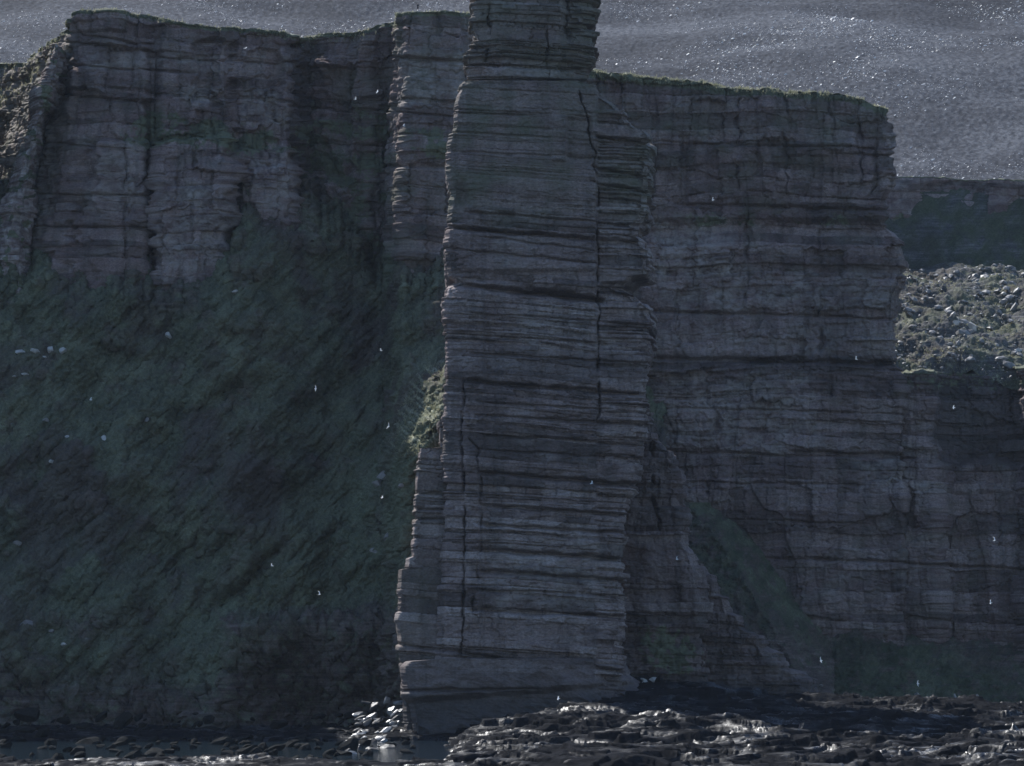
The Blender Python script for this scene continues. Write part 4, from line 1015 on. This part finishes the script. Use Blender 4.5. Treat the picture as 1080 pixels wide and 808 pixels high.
# ---- sunlit slabs at the left foot of the stack
SLABS = [(408, 790, -92, (2.2, 1.9, .6), -.1, 'dark wet slab lowest of the pile at the left foot of the stack'),
         (391, 792, -112, (2.0, 1.6, .7), -.25, 'dark wet slab left of the lowest one at the foot of the stack'),
         (403, 774, -20, (3.0, 1.2, .6), -.42, 'long narrow slab slanting up towards the stack foot'),
         (417, 768, -3, (1.5, 1.2, .8), -.5, 'small square slab leaning on the left side of the stack'),
         (391, 756, 4, (2.8, 1.1, .45), -.28, 'thin bright blade of rock above the slanting slab'),
         (396, 744, 8, (2.0, 1.2, .8), -.5, 'grey block above the thin bright blade of rock'),
         (408, 738, 8, (1.3, 1.0, .8), -.6, 'topmost pale block of the pile left of the stack'),
         (413, 750, 4, (1.5, 1.1, 1.0), -.6, 'pale block between the stack side and the thin bright blade'),
         (372, 783, -48, (1.9, 1.4, .6), -.5, 'dark tilted block at the left end of the slab pile')]
for k, (px, py, Y, sz, ry, lb) in enumerate(SLABS):
    boulder('slab', px, py, Y, sz, M_WETPALE if k not in (0, 1, 5, 8) else M_DARKST, 300 + k, lb, 'slabs piled at the foot of the stack', (.5, ry - .2, .15 * k), cat='rock slab')
def small_slabs():
    r = np.random.default_rng(59)
    for k in range(46):
        py = 738 + 58 * r.random() ** .7; px = np.interp(py, [738, 770, 796], [410, 398, 380]) + r.uniform(-26, 20); Y = np.interp(py, [738, 776, 782, 790, 796], [12, -22, -46, -94, -135]) + r.uniform(-3, 3)
        q = r.uniform(.5, 1.1) + .6 * r.random() ** 3; boulder('slab', px, py, Y, (q * 1.6, q, q * .5), M_WETPALE if k % 3 else M_DARKST, 380 + k, 'broken grey slab of the sunlit heap at the left foot of the stack' if k % 3 else 'dark wet stone of the sunlit heap at the left foot of the stack', 'slabs piled at the foot of the stack', (r.uniform(.2, .7), r.uniform(-.8, .1), r.uniform(-.6, .6)), ICO2, 'rock slab')
small_slabs()
for k, (px, py, Y, sz, ry, lb) in enumerate([(691, 717, 4, (1.5, 1.1, .65), -.05, 'bright square block lying on the shelf right of the stack foot'), (679, 717, 4, (1.4, .7, .3), .4, 'thin bright flake beside the square block on the shelf'), (681, 720, 3.5, (.9, .7, .4), 0, 'small bright stone just below the thin flake on the shelf'),
                                             (729, 753, -30, (1.0, .8, .6), 0, 'small round pale stone on the shaded ledge right of the stack')]):
    boulder('slab' if k < 3 else 'boulder', px, py, Y, sz, M_PALE, 330 + k, lb, 'bright stones right of the stack foot', (.1, ry, .3), cat='rock slab' if k < 3 else 'boulder')
for k, (px, py, s, lb) in enumerate([(1007, 737, 1.0, 'pointed grey stone, left of the two standing at the foot of the grass apron'), (1015, 738, .85, 'pointed grey stone, right of the two standing at the foot of the grass apron'), (1030, 740, 1.5, 'broad grey stone right of the two pointed ones'), (967, 733, 1.0, 'flat grey stone tilted on the lower grass apron'), (898, 735, .7, 'small grey stone on the platform rim under the grass apron'), (866, 723, .6, 'small pale stone at the left end of the grass apron')]):
    boulder('boulder', px, py, 40, (s * (.7 if 'pointed' in lb else 1.3), s * .7, s * (1.5 if 'pointed' in lb else .6)), M_GREY, 350 + k, lb, 'stones below the grass apron', (0, .4 if 'tilted' in lb else 0, .5 * k))

# ---- boulders along the foot of the slope, coloured near-black for their shade
def shore_boulders():
    r = np.random.default_rng(58)
    for k in range(230):
        far = k < 120
        px = r.uniform(-40, 428) if far else r.uniform(-40, 440); py = 752 + 34 * r.random() ** .8
        Y = np.interp(py, [750, 787], [36, -40]) + r.uniform(-6, 6) if far else -28 - 165 * r.random() ** 1.2
        X, Z = P(px, py, Y)
        Z = Z if far else .1 + .3 * r.random()
        s = r.uniform(.5, 1.2) + 1.8 * r.random() ** 4
        V = rock_verts(400 + k, (s * r.uniform(1, 1.9), s, s * r.uniform(.55, 1.0)), ICO2, 14) @ rotm(r.normal(0, .2), r.normal(-.2, .25), r.uniform(-.5, .5)).T
        link('boulder', mesh_from('boulder', V, None, ICO2[1], False, None, M_SHADED), (float(X), float(Y), max(.2, float(Z))),
             label='dark boulder strewn along the shore under the grass slope', category='boulder', group='shaded boulders along the shore')
shore_boulders()

# ================================================================== GULLS
def loft(path, rad, sides=10):
    """closed tube through path with (rx, rz) at each point, along x"""
    V = []; F = []
    for (x, y, z), (a, b) in zip(path, rad):
        for k in range(sides):
            t = 2 * math.pi * k / sides; V.append((x, y + a * math.cos(t), z + b * math.sin(t)))
    for i in range(len(path) - 1):
        for k in range(sides):
            F.append([i * sides + k, i * sides + (k + 1) % sides, (i + 1) * sides + (k + 1) % sides, (i + 1) * sides + k])
    return V, F
def gull_mesh(up):
    V, F = loft([(-.30, 0, .02), (-.20, 0, .015), (-.08, 0, 0), (.06, 0, 0), (.14, 0, .02), (.19, 0, .04), (.235, 0, .045), (.26, 0, .04), (.30, 0, .03)],
                [(.07, .006), (.045, .03), (.07, .065), (.075, .07), (.05, .05), (.042, .045), (.038, .04), (.012, .014), (.003, .003)])
    for s in (1, -1):
        o = len(V)
        st = [(.05, .0, .10, -.09), (.20, .08 + up * .10, .13, -.05), (.38, .10 + up * .22, .13, -.02), (.52, .09 + up * .26, .06, -.06), (.66, .07 + up * .28, -.06, -.12)]
        for (y, z, lead, trail) in st:
            for dz in (.012, -.004):
                V += [(lead, s * y, z + dz), ((lead + trail) / 2, s * y, z + dz * 1.6), (trail, s * y, z + dz * .3)]
        for i in range(len(st) - 1):
            a = o + i * 6; b = a + 6
            for j in (0, 1):
                F += [[a + j, a + j + 1, b + j + 1, b + j][::s], [a + 3 + j, b + 3 + j, b + 4 + j, a + 4 + j][::s]]
            F += [[a, b, b + 3, a + 3][::s], [a + 2, a + 5, b + 5, b + 2][::s]]
        a = o; F += [[a, a + 1, a + 4, a + 3], [a + 1, a + 2, a + 5, a + 4]]
        a = o + 6 * (len(st) - 1); F += [[a, a + 1, a + 4, a + 3], [a + 1, a + 2, a + 5, a + 4]]
    me = mesh_from('gull', np.array(V), np.array(F), None, True, None, M_GULL)
    return me
GM = [gull_mesh(u) for u in (.1, .6, 1.0)]
GULLS = [(259, 51, 100, 'white gull before the top of the headland cliff, left of its dark gully'),
         (426, 133, 95, 'white gull above the green ledge of the square headland block'),
         (375, 105, 110, 'white gull in the recess left of the square headland block, half hidden in shade'),
         (398, 97, 105, 'small white gull close to the left edge of the square headland block'),
         (752, 211, 90, 'white gull before the right cliff, high up near the dark band'),
         (96, 422, 50, 'white gull over the left grass slope above the hollow-sided boulder'),
         (333, 410, 60, 'white gull banking over the middle of the grass slope'),
         (402, 370, 60, 'white gull gliding level just above the sunlit spur'),
         (410, 450, 40, 'white gull diving past the sunlit spur left of the stack'),
         (403, 525, 20, 'white gull beside the large grey boulders left of the stack'),
         (624, 510, -40, 'white gull flying in front of the stack, half way up'),
         (903, 379, 90, 'white gull before the right cliff, level with the scree shelf'),
         (1006, 430, 90, 'white gull before the dark recess under the scree'),
         (287, 597, 10, 'white gull with wide level wings by the dark scar low on the slope'),
         (337, 627, 0, 'white gull low on the slope, near the purple shore cliff'),
         (589, 737, -60, 'bright white gull flying before the dark foot of the stack'),
         (714, 590, 0, 'white gull before the rock spur right of the stack'),
         (866, 697, 60, 'white gull steeply banked at the left end of the grass apron'),
         (968, 721, 40, 'white gull banked over the grass apron near the platform'),
         (1045, 636, 80, 'white gull before the lower right cliff, above the grass apron'),
         (1049, 570, 80, 'white gull before the lower right cliff, the higher of its two gulls')]
for k, (px, py, Y, lb) in enumerate(GULLS):
    X, Z = P(px, py, Y)
    Y = min(Y, 112 - (190 - float(Z)) * .80); X, Z = P(px, py, Y)          # out in the sun, clear of the cliffs' shade
    o = link('gull', GM[k % 3], (float(X), float(Y), float(Z)), label=lb, category='gull', group='gulls flying before the cliffs')
    o.scale = (1.25,) * 3
    right = random.random() < .5
    bank = (1.05 if ('bank' in lb or 'div' in lb) else random.uniform(.35, .75)) * (1 if right else -1)
    o.rotation_euler = (bank, random.uniform(-.2, .2), (0 if right else math.pi) + random.uniform(-.6, .6))

# ================================================================== PERSON
def skin(name, chains, mat, parent=None, **props):
    """chains: lists of (x, y, z, r); a chain may start on an existing point"""
    verts = []; rad = []; edges = []; idx = {}
    for ch in chains:
        prev = None
        for (x, y, z, r) in ch:
            key = (round(x, 3), round(y, 3), round(z, 3))
            if key not in idx: idx[key] = len(verts); verts.append((x, y, z)); rad.append(r)
            i = idx[key]
            if prev is not None: edges.append((prev, i))
            prev = i
    me = bpy.data.meshes.new(name); me.from_pydata(verts, edges, []); me.materials.append(mat)
    o = link(name, me, (0, 0, 0), parent, **props)
    md = o.modifiers.new('skin', 'SKIN')
    for v, r in zip(me.skin_vertices[0].data, rad): v.radius = (r, r)
    me.skin_vertices[0].data[0].use_root = True
    md.use_smooth_shade = True
    s = o.modifiers.new('sub', 'SUBSURF'); s.levels = 2; s.render_levels = 2
    return o
PX_, PZ_ = P(440.6, 10.4, 121.5)
per = empty('person', (float(PX_), 121.5, float(PZ_)), 'person in dark clothes standing on the cliff edge above the square headland block', 'person')
pel = (0, 0, .92)
spine = [(0, 0, .92, .13), (0, 0, 1.10, .125), (0, 0, 1.28, .145), (0, 0, 1.40, .09), (0, -.01, 1.48, .055), (0, -.02, 1.56, .085), (0, -.02, 1.66, .095), (0, -.01, 1.74, .06)]
legs = [[(0, 0, .92, .13), (s * .09, 0, .85, .09), (s * .10, -.01, .48, .06), (s * .11, .02, .09, .045), (s * .11, -.05, .03, .04), (s * .12, -.17, .02, .03)] for s in (1, -1)]
arms = [[(0, 0, 1.40, .09), (s * .17, 0, 1.38, .06), (s * .23, .01, 1.12, .045), (s * .22, -.05, .88, .034), (s * .215, -.07, .80, .03)] for s in (1, -1)]
fing = []
for s in (1, -1):
    for j in range(4):
        fing.append([(s * .215, -.07, .80, .03), (s * .215, -.095 + .018 * j, .75, .010), (s * .205, -.10 + .018 * j, .715, .008), (s * .195, -.10 + .018 * j, .69 + .006 * (j == 0), .007)])
    fing.append([(s * .215, -.07, .80, .03), (s * .19, -.11, .77, .010), (s * .18, -.12, .74, .008)])
face = [[(0, -.02, 1.66, .095), (0, -.115, 1.635, .016)]]
skin('body', [spine] + legs + arms + fing + face, M_SKIN, per)
skin('jacket', [[(0, 0, .86, .165), (0, 0, 1.10, .150), (0, 0, 1.28, .170), (0, 0, 1.41, .11), (0, -.01, 1.46, .075)]] + [[(0, 0, 1.41, .11), (s * .17, 0, 1.385, .082), (s * .235, .01, 1.12, .065), (s * .225, -.05, .90, .05)] for s in (1, -1)], M_COAT, per)
skin('trousers', [[(0, 0, .93, .14), (s * .09, 0, .84, .108), (s * .10, -.01, .48, .082), (s * .11, .02, .12, .066)] for s in (1, -1)], M_TROU, per)
hv = ICO2[0].copy(); keep = [f for f in ICO2[1] if hv[f][:, 2].mean() > -.15 and hv[f][:, 1].mean() > -.6 or hv[f][:, 2].mean() > .45]
link('hair', mesh_from('hair', hv * np.array([.112, .118, .12]) + np.array([0, -.005, 1.675]), None, np.array(keep), True, None, M_HAIR), (0, 0, 0), per)

# ================================================================== HAZE
def haze():
    bm = bmesh.new(); bmesh.ops.create_cube(bm, size=1)
    me = bpy.data.meshes.new('haze'); bm.to_mesh(me); bm.free()
    o = link('haze', me, (0, 450, 470), kind='stuff'); o.scale = (3000, 3100, 980)
    m = bpy.data.materials.new('sea_air'); m.use_nodes = True; n = m.node_tree.nodes; n.clear()
    out = n.new('ShaderNodeOutputMaterial'); v = n.new('ShaderNodeVolumePrincipled')
    v.inputs['Color'].default_value = (.72, .84, 1.0, 1); v.inputs['Density'].default_value = HAZE; v.inputs['Anisotropy'].default_value = .0
    m.cycles.volume_sampling = 'EQUIANGULAR'; m.node_tree.links.new(v.outputs[0], out.inputs['Volume']); me.materials.append(m)
HAZE = .000016
if HAZE: haze()

# ================================================================== LIGHT, CAMERA
SUN_EL, SUN_AZ = 50.0, 36.0                      # from behind the cliffs, to the left of the view
az = math.radians(SUN_AZ); el = math.radians(SUN_EL)
sd = Vector((-math.sin(az) * math.cos(el), math.cos(az) * math.cos(el), math.sin(el)))
sl = bpy.data.lights.new('sun', 'SUN'); sl.energy = 5.0; sl.angle = math.radians(.53); sl.color = (1.0, .98, .95)
so = bpy.data.objects.new('sun', sl); COL.objects.link(so)
so.rotation_euler = (-sd).to_track_quat('-Z', 'Y').to_euler(); so.location = (-200, 300, 500)

w = bpy.data.worlds.new('World'); scene.world = w; w.use_nodes = True
nt = w.node_tree; nt.nodes.clear()
sky = nt.nodes.new('ShaderNodeTexSky'); sky.sky_type = 'NISHITA'; sky.sun_disc = False
sky.sun_elevation = el; sky.sun_rotation = -az
sky.air_density = 1.0; sky.dust_density = .4; sky.ozone_density = 5.0
bg = nt.nodes.new('ShaderNodeBackground'); bg.inputs['Strength'].default_value = .14
ow = nt.nodes.new('ShaderNodeOutputWorld')
nt.links.new(sky.outputs[0], bg.inputs[0]); nt.links.new(bg.outputs[0], ow.inputs[0])

cd = bpy.data.cameras.new('camera'); cd.sensor_width = 36; cd.lens = 36 * AX / (1080 * S); cd.clip_start = 1; cd.clip_end = 20000
co = bpy.data.objects.new('camera', cd); COL.objects.link(co)
co.location = (0, -D, HC); co.rotation_euler = (math.radians(90) + PITCH, 0, 0)
scene.camera = co
scene.view_settings.view_transform = 'Standard'; scene.view_settings.look = 'None'
scene.view_settings.exposure = 0.3; scene.view_settings.gamma = 1.0
scene.cycles.max_bounces = 5; scene.cycles.diffuse_bounces = 3
scene.cycles.adaptive_threshold = .004; scene.cycles.use_denoising = True; scene.cycles.denoiser = 'OPENIMAGEDENOISE'; scene.cycles.denoising_prefilter = 'ACCURATE'
